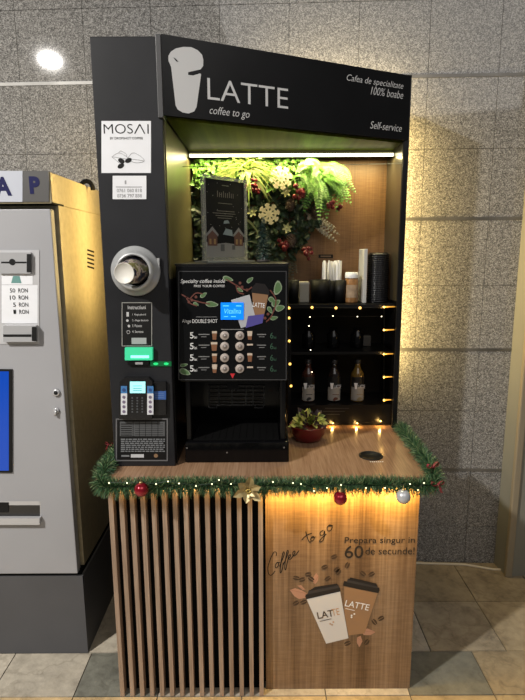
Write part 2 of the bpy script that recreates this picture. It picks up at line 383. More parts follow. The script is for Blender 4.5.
for yy, s_ in ((392.5, 1), (410.5, .8)):
    b = MB(); o = dpl.P(56.6, yy, .0005); b.smooth = True; b.lathe([(.014 * s_, 0), (.013 * s_, .006), (.008 * s_, .007)], o, (0, -1, 0)); b.m = 1; b.lathe([(.0075 * s_, .0065), (.0075 * s_, .0072)], o, (0, -1, 0))
    if s_ < 1: b.m = 0; b.slab(dpl, 55.3, 409.5, 57.6, 415, .006, .012)
    b.build('lock', [chrome, inkm], door)

# ================================================================== COFFEE KIOSK
K = thing('coffee_kiosk', 'wood and black self-service coffee kiosk with lit niche and slanted header sign', 'coffee kiosk', (0, .35, 0))
CT = .835          # counter top
CZ = CT + .0012    # where things stand on it
b = MB(); b.box(-.50, .52, .05, .73, .015, .79); b.box(-.512, .003, .034, .06, .004, .79); b.box(-.48, .51, .08, .7, 0, .015); b.build('base_cabinet', darkm, K)
b = MB()
for i in range(15):
    x0 = -.512 + i * .0354; b.box(x0, x0 + .0148, 0, .034, 0, .80)
b.build('slat_panel', taupe, K)
b = MB(); b.box(.0075, .526, .03, .05, .0, .80); fp = b.build('front_panel', oak, K, 'oak panel printed with two paper cups and lettering')
b = MB(); b.box(.506, .526, .05, .72, .0, .80); b.build('side_board', oak, K)
b = MB(); b.rbox(-.545, .552, -.018, .745, .798, CT, .003); ctop = b.build('counter_top', countw, K)
# tower
b = MB(); b.rbox(-.508, -.300, .08, .745, CT, 2.185, .003); b.m = 1
b.box(-.3005, -.2965, .10, .725, 1.47, 1.955); b.m = 2; b.box(-.3005, -.2965, .10, .725, CT + .002, 1.47)  # lower lining black: the machine's shade put into the colour
tw = b.build('payment_tower', [tower_m, inner_m, black], K)
b = MB(); b.rbox(-.312, -.296, .070, .12, 1.955, 2.187, .002); b.build('corner_trim', mat('corner_trim', (.06, .06, .062), .4), tw)
# niche back, right side, soffit
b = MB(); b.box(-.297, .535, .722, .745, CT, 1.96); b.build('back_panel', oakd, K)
b = MB(); b.rbox(.535, .556, .468, .745, CT, 2.195, .002); b.m = 1; b.box(.5335, .5352, .475, .722, 1.36, 1.96); b.m = 2; b.box(.5335, .5352, .475, .722, CT + .002, 1.36)
b.build('side_panel', [black, mat('side_lining', (.06, .05, .033), .30, .4), blackg], K)
b = MB(); b.prism([(-.297, .082), (.556, .470), (.556, .745), (-.297, .745)], 1.965, 2.192)
hs = b.build('header_sign', black, K)
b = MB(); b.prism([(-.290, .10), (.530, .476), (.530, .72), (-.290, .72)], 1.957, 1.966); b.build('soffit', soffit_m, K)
SP = Plane((-.297, .082, 0), (.853, .388, 0), (0, 0, 1))
# light strip under the soffit
ledm = mat('led_strip', (1, 1, .8), .4, emit=(1, .93, .58), es=4)
b = MB(); zs_ = atY(290, 155, .60).z; b.box(-.290, .530, .598, .606, zs_ - .006, zs_ + .005); b.m = 1; b.box(-.290, .530, .6065, .616, zs_ - .006, 1.957); b.build('light_strip', [ledm, mat('strip_profile', (.05, .05, .03), .5)], K, 'thin lit strip along the top of the niche')
# sign lettering
b = MB(); b.text(SP, 'LATTE', 207.5, 99.2, 288, 77.8, 0, -.006, .0012)
b.build('lettering', whiter, hs); b = MB(); b.text(SP, 'coffee to go', 209.5, 116.2, 249.5, 106, .28, -.004, .0012)
b.build('lettering', whiter, hs); b = MB(); b.text(SP, 'Cafea de specialitate', 346.5, 82.5, 403.3, 74, .28, -.004, .0012)
b.build('lettering', whiter, hs); b = MB(); b.text(SP, '100% boabe', 370.5, 94.5, 403, 86.5, .28, -.004, .0012)
b.build('lettering', whiter, hs); b = MB(); b.text(SP, 'Self-service', 370, 128.5, 401.6, 121, .28, -.004, .0012)
b.build('lettering', whiter, hs)
b = MB()   # paper cup emblem
lid = [(168.3, 61), (168.2, 56), (171, 51.5), (176, 48.5), (183, 47), (191, 47.2), (197.5, 50.2), (202, 55), (203.2, 61), (202.6, 66), (199.8, 70.8), (194, 72), (189, 73), (186.5, 68), (171, 66)]
b.poly(SP, [(x, y) for x, y in reversed([(168.3, 61), (168.2, 56), (171, 51.5), (176, 48.5), (183, 47), (191, 47.2), (197.5, 50.2), (202, 55), (203.2, 60), (203.1, 66), (200.5, 69.5), (188, 72.3), (188, 75), (193, 75.6), (200, 73.5), (201, 74.5), (196.5, 107), (194, 111.5), (188.5, 113.6), (182.5, 112.6), (177.5, 109.5), (175.5, 105.5), (171, 67)])], .0012)
b.m = 1; b.poly(SP, [(173, 57.5), (175, 58.5), (178.5, 62), (176, 61.5)], .0018)
b.build('cup_emblem', [whiter, inkm], hs)
# tower stickers
TP = front(.08)
b = MB(); b.rect(TP, 101.5, 121, 151, 173, .0008); st = b.build('sticker', paper, tw)
b = MB(); b.text(TP, 'MOS', 104, 133.8, 133.2, 124.2, 0, -.008, .0014); b.stroke(TP, [(134.8, 133.8), (139.8, 124.3)], .0034, .0014, 2); b.stroke(TP, [(139.8, 124.3), (144.8, 133.8)], .0034, .0014, 2)
b.stroke(TP, [(148.2, 133.8), (148, 124.3)], .0036, .0014, 2)
b.text(TP, 'BY DROPSHOT COFFEE', 110.3, 139.6, 143, 137.2, 0, .006, .0014)
for cx, cy, a in ((121.5, 161, .5), (128.5, 160.5, -.4), (121, 166, -.5)):
    b.poly(TP, [(cx + 3.6 * math.cos(t) * math.cos(a) - 2.4 * math.sin(t) * math.sin(a), cy + 3.6 * math.cos(t) * math.sin(a) + 2.4 * math.sin(t) * math.cos(a)) for t in [-2 * PI * i / 12 for i in range(12)]], .0014)
for pts in ([(112, 157), (119, 153), (127, 157), (130, 160)], [(112, 157), (117, 161), (120, 164)], [(119, 153), (121, 151), (126, 154), (127, 157)], [(128, 158), (133, 153), (140, 156), (144.5, 161), (137, 163), (130, 161)], [(129, 159), (138, 160), (144, 161)], [(113, 157), (120, 158), (126, 159)]):
    b.stroke(TP, pts, .0008, .0014, 4)
b.build('lettering', inkm, st)
b = MB(); b.rect(TP, 112.7, 175.8, 146.4, 199.2, .0008); st2 = b.build('sticker', paper, tw)
b = MB(); b.text(TP, '0761 060 818', 117, 192.3, 142, 188.8, 0, .012, .0014); b.text(TP, '0736 797 838', 117.3, 197.6, 142, 194.1, 0, .012, .0014)
b.rect(TP, 116, 186.6, 142, 187.4, .0014); b.rect(TP, 124.8, 180.5, 126.4, 184.2, .0014); b.build('lettering', greyink, st2)
# cup dispenser ring
ro = TP.P(136.2, 271.0); b = MB(); b.smooth = True
b.lathe([(.078, 0), (.079, .008), (.076, .013), (.064, .020), (.062, .030), (.057, .037), (.051, .040), (.049, .036), (.047, .004)], ro, (0, -1, 0), 48)
ring = b.build('cup_dispenser_ring', silver, tw)
b = MB(); b.cyl(ro + V((0, -.003, 0)), .046, .004, (0, -1, 0), 32); b.build('opening', darkm, ring)
b = MB(); b.slab(TP, 157.5, 258, 160, 278, .004, .012); b.build('catch', silver, ring)
cupo = ro + V((0, -.02, .002))
floral = ramp_mat('floral_print', [(.38, (.012, .016, .04)), (.47, (.03, .035, .06)), (.5, (.35, .22, .16)), (.56, (.55, .50, .45)), (.62, (.16, .15, .05))], [(38, (1, 1, 1), 1, 2)], rough=.4)
PC = thing('paper_cup', 'paper cup with dark floral print sticking out of the silver dispenser ring', 'cup', cupo)
b = MB(); b.smooth = True; b.lathe([(.042, -.01), (.0315, .086), (.0305, .0865)], cupo, (-.13, -1, -.06), 32); b.build('body', floral, PC)
b = MB(); b.smooth = True; b.lathe([(.0312, .084), (.0316, .0885), (.0300, .089), (.0295, .0875), (0, .0875)], cupo, (-.13, -1, -.06), 32); b.build('bottom', mat('cup_bottom', (.70, .68, .62), .5), PC)
# instruction plaque
b = MB(); b.rect(TP, 121.5, 302, 152.5, 346.5, .001); pq = b.build('instruction_plaque', inkm, tw)
b = MB(); b.frame(TP, 121.8, 302.3, 152.2, 346.2, .7, .0016); b.build('border', mat('plaque_border', (.30, .30, .28), .5), pq)
b = MB(); b.text(TP, 'Instructiuni', 128, 309.2, 146, 305.4, 0, .008, .0018)
for i, (s_, xr) in enumerate((('1. Alege paharul', 146), ('2. Alege bautura', 148.5), ('3. Plateste', 142), ('4. Serveste', 143.5))):
    yy = (316, 321.8, 327, 332.8)[i]; b.text(TP, s_, 132.5, yy, xr, yy - 2.6, 0, .004, .0018)
b.rect(TP, 126.6, 312, 129, 316.5, .0018); b.disc(TP, 127.5, 320.5, .0042, .0018); b.disc(TP, 129, 326, .0042, .0018); b.disc(TP, 128.5, 332, .0058, .0018); b.m = 1; b.disc(TP, 128.5, 332, .0045, .0022); b.m = 2
b.rect(TP, 131.7, 337.7, 146.5, 344, .0018); b.build('lettering', [mat('plaque_white', (.5, .5, .5), .6), inkm, mat('plaque_badge', (.35, .37, .37), .5)], pq)
# green lit slot
b = MB(); b.slab(TP, 126, 347, 153.3, 359.3, .0005, .016); bz = b.build('banknote_bezel', mat('green_glow', (.05, .45, .25), .3, emit=(.03, .60, .26), es=.55), tw, 'glowing green slot bezel')
b = MB(); b.rect(TP, 132, 354.5, 150, 357, .0166); b.build('slot_light', mat('slot_light', (.2, .9, .9), .3, emit=(.25, 1, .85), es=1.6), bz)
b = MB(); b.slab(TP, 128.5, 360.2, 149.5, 364.5, .0005, .010); b.m = 1; b.rect(TP, 136, 361.5, 143.5, 363.8, .0106); b.build('slot_lip', [black, greyink], bz)
b = MB(); b.slab(TP, 150.5, 361.3, 171.5, 366, .0005, .004); b.m = 1; b.disc(TP, 156, 363.5, .008, .0046, ry=.0045); b.disc(TP, 166.5, 363.5, .008, .0046, ry=.0045)
b.build('green_reflection', [mat('green_dim', (.005, .07, .02), .3, emit=(0, .11, .035), es=.5), mat('green_lit', (.02, .5, .15), .3, emit=(.01, .55, .15), es=.9)], tw)  # glowing strip added for the bezel's green reflection on the tower
# notice sheet at the foot of the tower
b = MB(); b.rect(TP, 115.5, 418, 168.5, 461.5, .001); nb = b.build('notice_frame', inkm, tw)
b = MB(); b.frame(TP, 115.8, 418.3, 168, 461, 1.3, .0016); b.build('border', mat('notice_border', (.13, .13, .135), .4), nb)
b = MB()
b.rect(TP, 120, 421.5, 165, 436, .0016); b.m = 1
for i in range(5): b.rect(TP, 133 + i * 6.2, 421.5, 133.5 + i * 6.2, 436, .002)
for i in range(6): b.rect(TP, 121, 423.4 + i * 2.2, 132, 424.3 + i * 2.2, .002); b.rect(TP, 135, 423.4 + i * 2.2, 163, 423.8 + i * 2.2, .002)
for i in range(7):
    yy = 438.5 + i * 2; b.m = 2; x = 121
    while x < 164:
        w = RND.uniform(1.5, 5); b.rect(TP, x, yy, min(x + w, 165), yy + 1.05, .002); x += w + .8
b.m = 3; b.rect(TP, 131, 454, 144, 457.3, .002); b.m = 4; b.disc(TP, 156, 455.5, .007, .002); b.m = 2; b.rect(TP, 121.5, 454.8, 129.5, 456.5, .002)
b.build('notice_print', [mat('notice_grey', (.085, .088, .092), .6), inkm, mat('notice_text', (.20, .21, .22), .6), mat('notice_white', (.55, .56, .58), .6), mat('notice_tan', (.25, .15, .08), .6)], nb)

# printed artwork on the oak front panel
FP = front(.03)
b = MB()
S = lambda pts: [(260 + x / 3.281, 510 + y / 3.281) for x, y in pts]
for pts in ([(53, 150), (54, 140), (46, 138), (35, 158), (26, 188), (29, 210), (38, 213), (50, 199)],
            [(55, 172), (50, 182), (53, 190), (60, 182), (60, 172), (55, 172), (66, 172)],
            [(64, 185), (74, 160), (80, 142), (76, 138), (70, 165), (66, 195), (68, 206), (74, 190), (76, 172)],
            [(76, 180), (88, 152), (93, 136), (89, 134), (84, 160), (81, 188), (84, 196), (88, 178), (92, 160)],
            [(92, 160), (99, 153), (100, 146), (94, 150), (94, 160), (101, 160), (108, 150)],
            [(108, 150), (114, 142), (114, 134), (108, 139), (109, 150), (117, 147), (128, 132)],
            [(150, 70), (156, 92), (163, 106), (168, 100)], [(137, 98), (146, 88), (158, 80), (170, 76)],
            [(170, 88), (166, 97), (172, 101), (178, 93), (175, 86), (169, 90), (183, 88)],
            [(208, 66), (198, 72), (198, 82), (208, 80), (212, 68), (212, 82), (206, 100), (196, 104), (200, 94), (218, 78)],
            [(226, 50), (220, 58), (223, 68), (232, 66), (237, 55), (230, 48), (226, 52), (239, 50)]):
    b.stroke(FP, S(pts), .0027, .0008, 5)
    if pts[0][0] in (108, 170, 226): b.build('script_lettering', inkm, fp); b = MB()
b = MB(); b.text(FP, 'Prepara singur in', 344.5, 545, 414.5, 537, 0, .003, .0008); b.build('lettering', mat('panel_ink', (.012, .008, .006), .6), fp); b = MB(); b.text(FP, '60', 344.5, 558, 363, 545.5, 0, .004, .0008)
b.text(FP, 'de secunde!', 365.3, 554.5, 414.3, 547.3, 0, .0, .0008); b.build('lettering', mat('panel_ink', (.012, .008, .006), .6), fp)
beanm = mat('bean_print', (.055, .030, .015), .6); leafp = mat('leaf_print', (.42, .22, .14), .6); leafv = mat('leaf_vein', (.30, .15, .09), .6)
for cx, cy, a in ((119, 223, .2), (138, 228, -.3), (168, 226, .6), (158, 211, -.2), (212, 187, -.4), (222, 225, -.6), (257, 203, -.9), (243, 153, -.4), (286, 181, -1.1), (337, 208, .7), (366, 210, -.5), (118, 305, -.5), (143, 302, -.4), (375, 367, .9), (397, 355, -.5), (287, 437, -.4), (350, 433, -.9), (252, 195, -.6)):
    b = MB()
    for sgn in (-1, 1):
        pts = []
        for i in range(9):
            t = PI * i / 8 * sgn; ex = 11 * math.cos(t); ey = 6.2 * math.sin(t) + sgn * 1.2
            pts.append((cx + ex * math.cos(a) - ey * math.sin(a), cy + ex * math.sin(a) + ey * math.cos(a)))
        if sgn > 0: pts.reverse()
        b.poly(FP, S(pts), .0008)
    b.build('printed_bean', beanm, fp)
for pts in ([(98, 262), (115, 256), (135, 262), (155, 274), (150, 288), (128, 292), (112, 282)], [(176, 240), (174, 222), (184, 206), (192, 216), (190, 232), (182, 242)], [(122, 248), (135, 246), (150, 262), (140, 262)], [(332, 396), (352, 388), (380, 400), (362, 410), (340, 410)], [(318, 418), (330, 412), (336, 430), (326, 450), (318, 436)]):
    b = MB(); b.m = 0; b.poly(FP, S(list(reversed(pts))), .0007); b.m = 1; b.stroke(FP, S([pts[0], pts[len(pts) // 2]]), .0012, .0010, 2); b.build('printed_leaf', [leafp, leafv], fp)
def panel_cup(body_px, lidpolys, bodym, shade, txt, txtm, emb, label):
    b = MB(); b.poly(FP, S(body_px), .0012)
    q = b.build('printed_cup', [bodym], fp, label)
    b = MB(); b.m = 0
    for i, (pp, k) in enumerate(lidpolys): b.m = k; b.poly(FP, S(pp), .0016 + .0004 * i)
    b.build('lid', [mat('lid_print', (.010, .008, .008), .4), mat('lid_sheen', (.035, .03, .03), .4)], q)
    return q
q = panel_cup([(217, 438), (290, 420), (262, 262), (152, 290)], [([(148, 283), (152, 292), (264, 266), (262, 254), (150, 276)], 0), ([(155, 276), (261, 254), (256, 243), (160, 262)], 1), ([(160, 264), (256, 246), (252, 240), (180, 251)], 0)], mat('cup_white_print', (.60, .58, .56), .5), None, None, None, None, 'white printed paper cup')
b = MB(); pts = S([(190, 356), (262, 356)]); b.text(FP, 'LAT', pts[0][0], pts[0][1], S([(243, 0)])[0][0], S([(0, 334)])[0][1], 0, .006, .0026, rot=.19); b.m = 1
x0, y0 = S([(232, 346)])[0]; b.text(FP, 'TE', S([(237, 0)])[0][0], S([(0, 346)])[0][1], S([(262, 0)])[0][0], S([(0, 324)])[0][1], 0, .0, .0024, rot=.19)
b.m = 0; b.stroke(FP, S([(196, 364), (234, 355)]), .0022, .0026, 2); b.m = 1
for x, y in ((230, 372), (240, 366), (236, 375)): b.disc(FP, *S([(x, y)])[0], .0032, .0026, 8)
b.build('lettering', [mat('cup_brownink', (.06, .04, .03), .5), mat('cup_tanink', (.50, .30, .18), .5)], q)
q = panel_cup([(290, 411), (343, 404), (386, 272), (276, 250), (276, 330)], [([(272, 247), (388, 272), (392, 262), (391, 254), (276, 232)], 0), ([(284, 236), (386, 256), (385, 246), (288, 224)], 1), ([(290, 228), (384, 249), (382, 240), (296, 220)], 0)], mat('cup_brown_print', (.30, .17, .085), .5), None, None, None, None, 'brown printed paper cup')
b = MB(); b.text(FP, 'LATTE', S([(277, 0)])[0][0], S([(0, 313)])[0][1], S([(357, 0)])[0][0], S([(0, 293)])[0][1], 0, .006, .0032, rot=-.22)
b.stroke(FP, S([(280, 321), (310, 328)]), .0022, .0032, 2)
for x, y in ((300, 344), (309, 339), (300, 350)): b.disc(FP, *S([(x, y)])[0], .0034, .0032, 8)
b.build('lettering', whitep, q)
# waste hole in the counter
ho = V((.386, .163, CT)); b = MB(); b.smooth = True; b.lathe([(.043, 0), (.043, .003), (.036, .0035), (.036, .001), (0, .0008)], ho, (0, 0, 1), 32)
wh = b.build('waste_hole', [inkm], ctop)
cpz = Plane((0, 0, CT), (1, 0, 0), (0, 1, 0))
b = MB()
for i in range(7):
    x = .372 + i * .007; b.add([(x, .106, CT + .0006), (x + .004, .106, CT + .0006), (x + .004, .112, CT + .0006), (x, .112, CT + .0006)], [(0, 1, 2, 3)])
b.build('hole_sticker', whitep, ctop)
# shelf unit at the right of the niche
SX0, SX1, SY0, SY1 = .104, .5335, .50, .7215
zt = atY(330, 304.5, SY0).z; zm = atY(330, 352, SY0).z; zb = atY(330, 405, SY0).z
b = MB(); b.box(SX0, SX1, SY0, SY1, zt - .016, zt); b.build('shelf', black, K)
b = MB(); b.box(SX0 + .014, SX1, SY0 + .006, SY1, zm - .012, zm); b.build('shelf', black, K)
b = MB(); b.box(SX0 + .014, SX1, SY0, SY1, CT + .004, zb); bs = b.build('shelf', black, K)
AP = front(SY0)
b = MB()
for x0, x1, y in ((325, 349, 408), (323, 345, 411), (326, 340, 414)): b.rect(AP, x0, y, x1, y + .7, .0006)
b.build('faint_print', mat('faint_print', (.035, .035, .035), .5), bs)
b = MB(); b.box(SX0, SX0 + .014, SY0, SY1, CT, zt - .016); b.build('shelf_side', black, K)
b = MB(); b.box(SX0 + .014, SX1, .712, SY1, zb, zt - .016); b.build('shelf_back', mat('shelf_back', (.005, .0045, .004), .6, spec=.2), K)
b = MB(); b.slab(front(.722), 318.5, 254.5, 333, 258, .0005, .002); b.m = 1; b.rect(front(.722), 320.5, 255.6, 331, 257, .0026); b.build('back_slot', [inkm, mat('slot_tan', (.16, .10, .06), .5)], K)
# clear line across the niche
b = MB(); b.tube([(-.296, .44, atY(190, 166.5, .44).z), (.15, .45, atY(300, 165.5, .45).z), (.5352, .48, atY(404, 163.5, .48).z)], .0011, 6)
b.build('clear_line', mat('clear_line', (.62, .64, .42), .3), K)
# glow strips hidden behind the kiosk
warm = mat('warm_led', (1, .7, .3), .4, emit=(1, .62, .20), es=3)
b = MB(); b.box(.52, .53, .747, .751, .90, 2.1); b.build('back_light_strip', warm, K)
b = MB(); b.box(-.514, -.509, .60, .61, .95, 2.05); b.build('back_light_strip', warm, K)
b = MB(); b.box(.02, .52, -.004, .004, .793, .7975); b.build('counter_light_strip', warm, K)
b = MB(); b.box(-.50, .0, -.006, -.001, .793, .7975); b.build('counter_light_strip', warm, K)

# ================================================================== CARD TERMINAL
ter = TP.P(140, 416); CTm = thing('card_terminal', 'black card payment terminal with lit screen on the front of the tower', 'card terminal', (ter.x, .08, ter.z))
b = MB()
pts = [(121, 417), (153.5, 417), (153.8, 380), (150, 376.2), (126, 376.2), (121.5, 380)]
n = len(pts); b.add([TP.P(x, y, .0006) for x, y in pts] + [TP.at(*TP.px(x, y), .024) for x, y in pts], [list(range(n))[::-1], list(range(n, 2 * n))] + [(i, (i + 1) % n, n + (i + 1) % n, n + i) for i in range(n)])
b.slab(TP, 153, 381, 166.5, 414, .0006, .012)
b.build('body', mat('terminal_black', (.009, .009, .010), .25), CTm)
T2 = front(.08 - .024)
b = MB(); b.rect(T2, 130, 381.5, 145.4, 393, .001); b.m = 1
for y in (385.5, 388, 390): b.rect(T2, 133, y, 142, y + .6, .0016)
b.build('screen', [mat('terminal_screen', (.2, .6, .6), .3, emit=(.42, .95, .98), es=.9), mat('screen_text', (.05, .3, .33), .4)], CTm, 'pale cyan lit screen')
for x0 in (121, 147.3):
    b = MB(); b.slab(T2, x0, 386, x0 + 6.2, 393.3, .0005, .002); b.m = 1; b.slab(T2, x0, 393.3, x0 + 6.2, 414.5, .0005, .002); b.m = 2
    for i in range(4): b.disc(T2, x0 + 3.1, 397 + i * 4.8, .0055, .0026, 10)
    b.m = 3; b.disc(T2, x0 + 3.1, 389.8, .006, .0026, 10)
    b.build('sticker_strip', [mat('sticker_blue', (.05, .18, .42), .5), mat('sticker_white', (.66, .67, .70), .5), mat('sticker_marks', (.16, .13, .20), .6), mat('sticker_navy', (.02, .06, .2), .6)], CTm)
b = MB(); T3 = front(.068); b.rect(T3, 153.6, 391, 166, 399.5, .0008); b.m = 1
for y in (393, 395.2, 397.2): b.rect(T3, 155, y, 164, y + .5, .0012)
b.build('blue_sticker', [mat('sticker_blue2', (.035, .10, .32), .5), mat('sticker_text', (.12, .2, .42), .5)], CTm)
b = MB()
for c in range(3):
    for r in range(6): b.rect(T2, 131.5 + c * 5, 397 + r * 2.8, 133.2 + c * 5, 398.6 + r * 2.8, .001)
b.build('keypad', mat('key_grey', (.06, .065, .07), .5), CTm)

# ================================================================== COFFEE MACHINE
MX0, MX1, MY0, MY1 = -.283, .086, .12, .56
M = thing('coffee_machine', 'black bean-to-cup coffee machine with printed front standing on the counter', 'coffee machine', (-.1, .34, CZ))
z0 = atY(232, 380.5, .12).z; ztop = atY(232, 265, .12).z
b = MB(); b.rbox(MX0 + .004, MX1 - .004, .135, MY1, z0, ztop - .004, .004); body = b.build('upper_body', black, M)
b = MB(); b.rbox(MX0, MX1, MY0, .137, z0 - .004, ztop, .004); ff = b.build('front_panel', mat('machine_front', (.0045, .0047, .005), .22, spec=.3), M)
b = MB(); b.rbox(MX0 - .002, MX1 + .002, .118, MY1, ztop - .002, ztop + .005, .002); b.build('top_cover', black, M)
b = MB(); b.box(MX0 + .02, MX1 - .01, .33, MY1, CZ, z0); b.build('lower_body', blackg, M)
b = MB(); b.rbox(MX0 + .016, MX0 + .036, .125, .34, CZ, z0, .004); b.build('side_cheek', blackg, M); b = MB(); b.rbox(MX1 - .026, MX1 - .006, .125, .34, CZ, z0, .004); b.build('side_cheek', blackg, M)
b = MB(); zt2 = atY(232, 442, .107).z; b.rbox(MX0 + .014, MX1 + .004, .107, .34, CZ, zt2, .004); dt = b.build('drip_tray', blackg, M)
b = MB(); b.box(MX0 + .04, MX1 - .03, .125, .30, zt2, zt2 + .003); b.m = 1
for i in range(12): x = MX0 + .05 + i * .024; b.box(x, x + .006, .13, .295, zt2 + .003, zt2 + .0045)
b.build('tray_grating', [darkm, darkm], dt)
b = MB(); TT = front(.107); b.disc(TT, 227, 452.5, .003, .0006, 10); b.disc(TT, 187, 448, .003, .0006, 8); b.disc(TT, 284, 447.5, .003, .0006, 8); b.build('screws', mat('screw', (.4, .4, .4), .3, .8), dt)
GP = front(.32); b = MB(); b.smooth = True
for x in (209, 219, 232, 246, 253, 264): b.tube([GP.P(x, 386, 0), GP.P(x, 405, 0)], .0016, 5)
for y in (386, 390, 394, 398, 402, 405): b.tube([GP.P(208, y, 0), GP.P(265, y, 0)], .0014, 5)
for x in (213, 259): b.tube([GP.P(x - 4, 405, 0), GP.P(x - 4, 408, 0), GP.P(x + 4, 408, 0), GP.P(x + 4, 405, 0)], .0011, 5)
for x in (212, 262): b.tube([GP.P(x, 394, 0), GP.P(x, 394, -.02)], .0012, 5)
b.build('wire_rack', mat('dull_wire', (.34, .34, .34), .5, .2), M)
b = MB(); b.box(-.125, -.085, .16, .24, z0 - .04, z0 + .002); b.box(-.118, -.112, .19, .2, z0 - .055, z0 - .04); b.box(-.098, -.092, .19, .2, z0 - .055, z0 - .04); b.build('spout', blackg, M)
# printed front
MP = front(.12)
b = MB(); b.frame(MP, 178.5, 271, 286.5, 380, .7, .0006); b.build('border', mat('panel_line', (.055, .055, .058), .4), ff)
b = MB()
b.text(MP, 'Specialty coffee inside', 180.5, 284.2, 225.2, 279.2, .2, .003, .0008); b.text(MP, 'FREE YOUR COFFEE', 194, 287.2, 225, 284.9, .1, .002, .0008)
b.text(MP, 'Alege', 182.3, 323.8, 191, 319.2, 0, -.004, .0008); b.text(MP, 'DOUBLE SHOT', 192.3, 323, 217.5, 319.2, 0, .003, .0008)
rowsY = (335.5, 346.2, 357.7, 368.6)
for i, y in enumerate(rowsY):
    b.text(MP, '5', 190, y + 3, 193.8, y - 3.3, 0, .012, .0008); b.text(MP, 'lei', 194.3, y + 3, 197, y + .2, 0, .008, .0008)
    b.m = 1
    b.rect(MP, 198.5, y - 1.6, 209.5, y - .6, .0008); b.rect(MP, 201, y + .9, 206.5, y + 1.6, .0008)
    b.rect(MP, 257, y - 1.6, 266, y - .6, .0008); b.rect(MP, 259, y + .9, 264.5, y + 1.6, .0008)
    b.m = 2; b.text(MP, '6', 270.2, y + 3, 273.3, y - 3, 0, -.005, .0008); b.text(MP, 'lei', 273.7, y + 3, 276.3, y + .2, 0, 0, .0008); b.m = 0
b.m = 1; b.rect(MP, 196, 316.6, 217, 317.2, .0008); b.rect(MP, 221, 329, 244, 329.8, .0008)
b.build('lettering', [mat('panel_white', (.60, .60, .60), .5), mat('panel_grey', (.17, .17, .17), .5), mat('panel_green', (.03, .085, .05), .5)], ff)
for j, x in enumerate((224.7, 239.8)):
    for y in rowsY:
        b = MB(); b.smooth = True; o = MP.P(x, y, .0005)
        b.lathe([(.0150, 0), (.0150, .003), (.0125, .004), (.0085, .0032), (.0085, .0034)], o, (0, -1, 0), 24); b.m = 1; b.lathe([(.0075, .0036), (.0068, .0044)], o, (0, -1, 0), 16)
        b.m = 2; b.lathe([(.0022, .0045), (.0022, .005)], o + V((.001, 0, .001)), (0, -1, 0), 8)
        b.build('button', [mat('button_beige', (.42, .36, .32), .4), mat('button_core', (.24, .20, .18), .4), mat('button_dot', (.62, .6, .58), .4)], ff)
cupbr = mat('drink_brown', (.20, .085, .04), .5); cupcr = mat('drink_cream', (.55, .45, .36), .5)
for x, y, k in ((214.5, 335.5, 0), (214.2, 346.5, 1), (214.5, 358, 2), (214.6, 368.6, 3), (249.8, 335.5, 4), (250, 344.6, 5), (249.8, 357.5, 0), (250, 367.2, 5)):
    b = MB()
    if k == 5: b.m = 1; b.rect(MP, x - 3, y - .8, x + 3, y + .8, .0008)
    else:
        w = 3.2 if k == 1 else 2.5
        b.poly(MP, [(x - w * .7, y + 4.2), (x + w * .7, y + 4.2), (x + w, y - 3.5), (x - w, y - 3.5)], .0008); b.m = 1
        b.rect(MP, x - w, y - 4.4, x + w, y - 2.2, .0010)
        if k in (3, 4): b.poly(MP, [(x - w * .8, y + .5), (x + w * .8, y + .5), (x + w, y - 3), (x - w, y - 3)], .0012)
    b.build('drink_icon', [cupbr, cupcr], ff)
b = MB(); b.poly(MP, [(230.2, 373.5), (232.6, 378.6), (235, 373.5)], .001); b.build('red_triangle', mat('red_print', (.55, .02, .03), .5), ff)
lg = mat('leaf_green', (.075, .15, .055), .5); lp = mat('leaf_pale', (.24, .30, .20), .5); brn = mat('twig_red', (.12, .035, .025), .5)
b = MB()
def dleaf(cx, cy, L, w, a, k=0):
    b = MB()
    P = []
    for i in range(12):
        t = 2 * PI * i / 12; ex = L * math.cos(t); ey = w * math.sin(t) * (1 - .35 * math.cos(t)); P.append((cx + ex * math.cos(a) - ey * math.sin(a), cy + ex * math.sin(a) + ey * math.cos(a)))
    b.m = 1; b.poly(MP, P[::-1], .0007); Q = [(cx + (x - cx) * .78, cy + (y - cy) * .78) for x, y in P]; b.m = k; b.poly(MP, Q[::-1], .0010); b.build('leaf_artwork', [lg, lp, brn], ff)
for a in ((212, 304.2, 6.5, 2.8, .1), (203.5, 295, 4, 2, -.6), (228, 278.8, 5.5, 2.3, .3), (250, 280, 4, 2, -.7), (196, 304, 3, 1.6, .5), (185, 372, 6, 3, .35), (184, 365, 4, 1.6, -.2), (278, 288, 4, 7, .2), (276, 303, 5, 3, -.6), (272, 300, 4, 2.5, .6), (280, 308, 5, 3, -.3), (270, 310, 4, 2, 1.0), (274, 318, 4, 2, -.2), (240, 290, 3.5, 1.6, .5)): dleaf(*a)
b.m = 2
for pts in ([(181, 294), (190, 299), (200, 302), (210, 304)], [(190, 299), (196, 293), (203, 294)], [(186, 297), (190, 303), (197, 306)], [(226, 279), (236, 285), (246, 290), (252, 287)], [(236, 285), (238, 292), (244, 294)], [(270, 290), (276, 300), (272, 315), (266, 322)]): b.stroke(MP, pts, .004, .0013, 4)
for x, y in ((192, 300), (196, 297), (189, 302), (242, 287), (247, 290), (240, 283), (268, 314), (265, 318)): b.disc(MP, x, y, .005, .0016, 8)
b.build('twig_artwork', [lg, lp, brn], ff)
b = MB(); b.poly(MP, [(241, 328), (257, 323), (249.5, 294.5), (231, 300)], .0016); b.m = 1; b.poly(MP, [(254.5, 324.5), (262.5, 323), (268.5, 294), (252, 291.5)], .0013); b.m = 2
b.poly(MP, [(251, 292.5), (269.5, 295), (269, 290), (265, 284), (256, 283), (252.5, 287)], .0018); b.m = 3; b.poly(MP, [(245.5, 328), (262.5, 323), (264, 314), (248, 316)], .0021)
b.m = 4; b.text(MP, 'LATTE', 252.5, 306.6, 264.5, 302, 0, .004, .0024, rot=-.12)
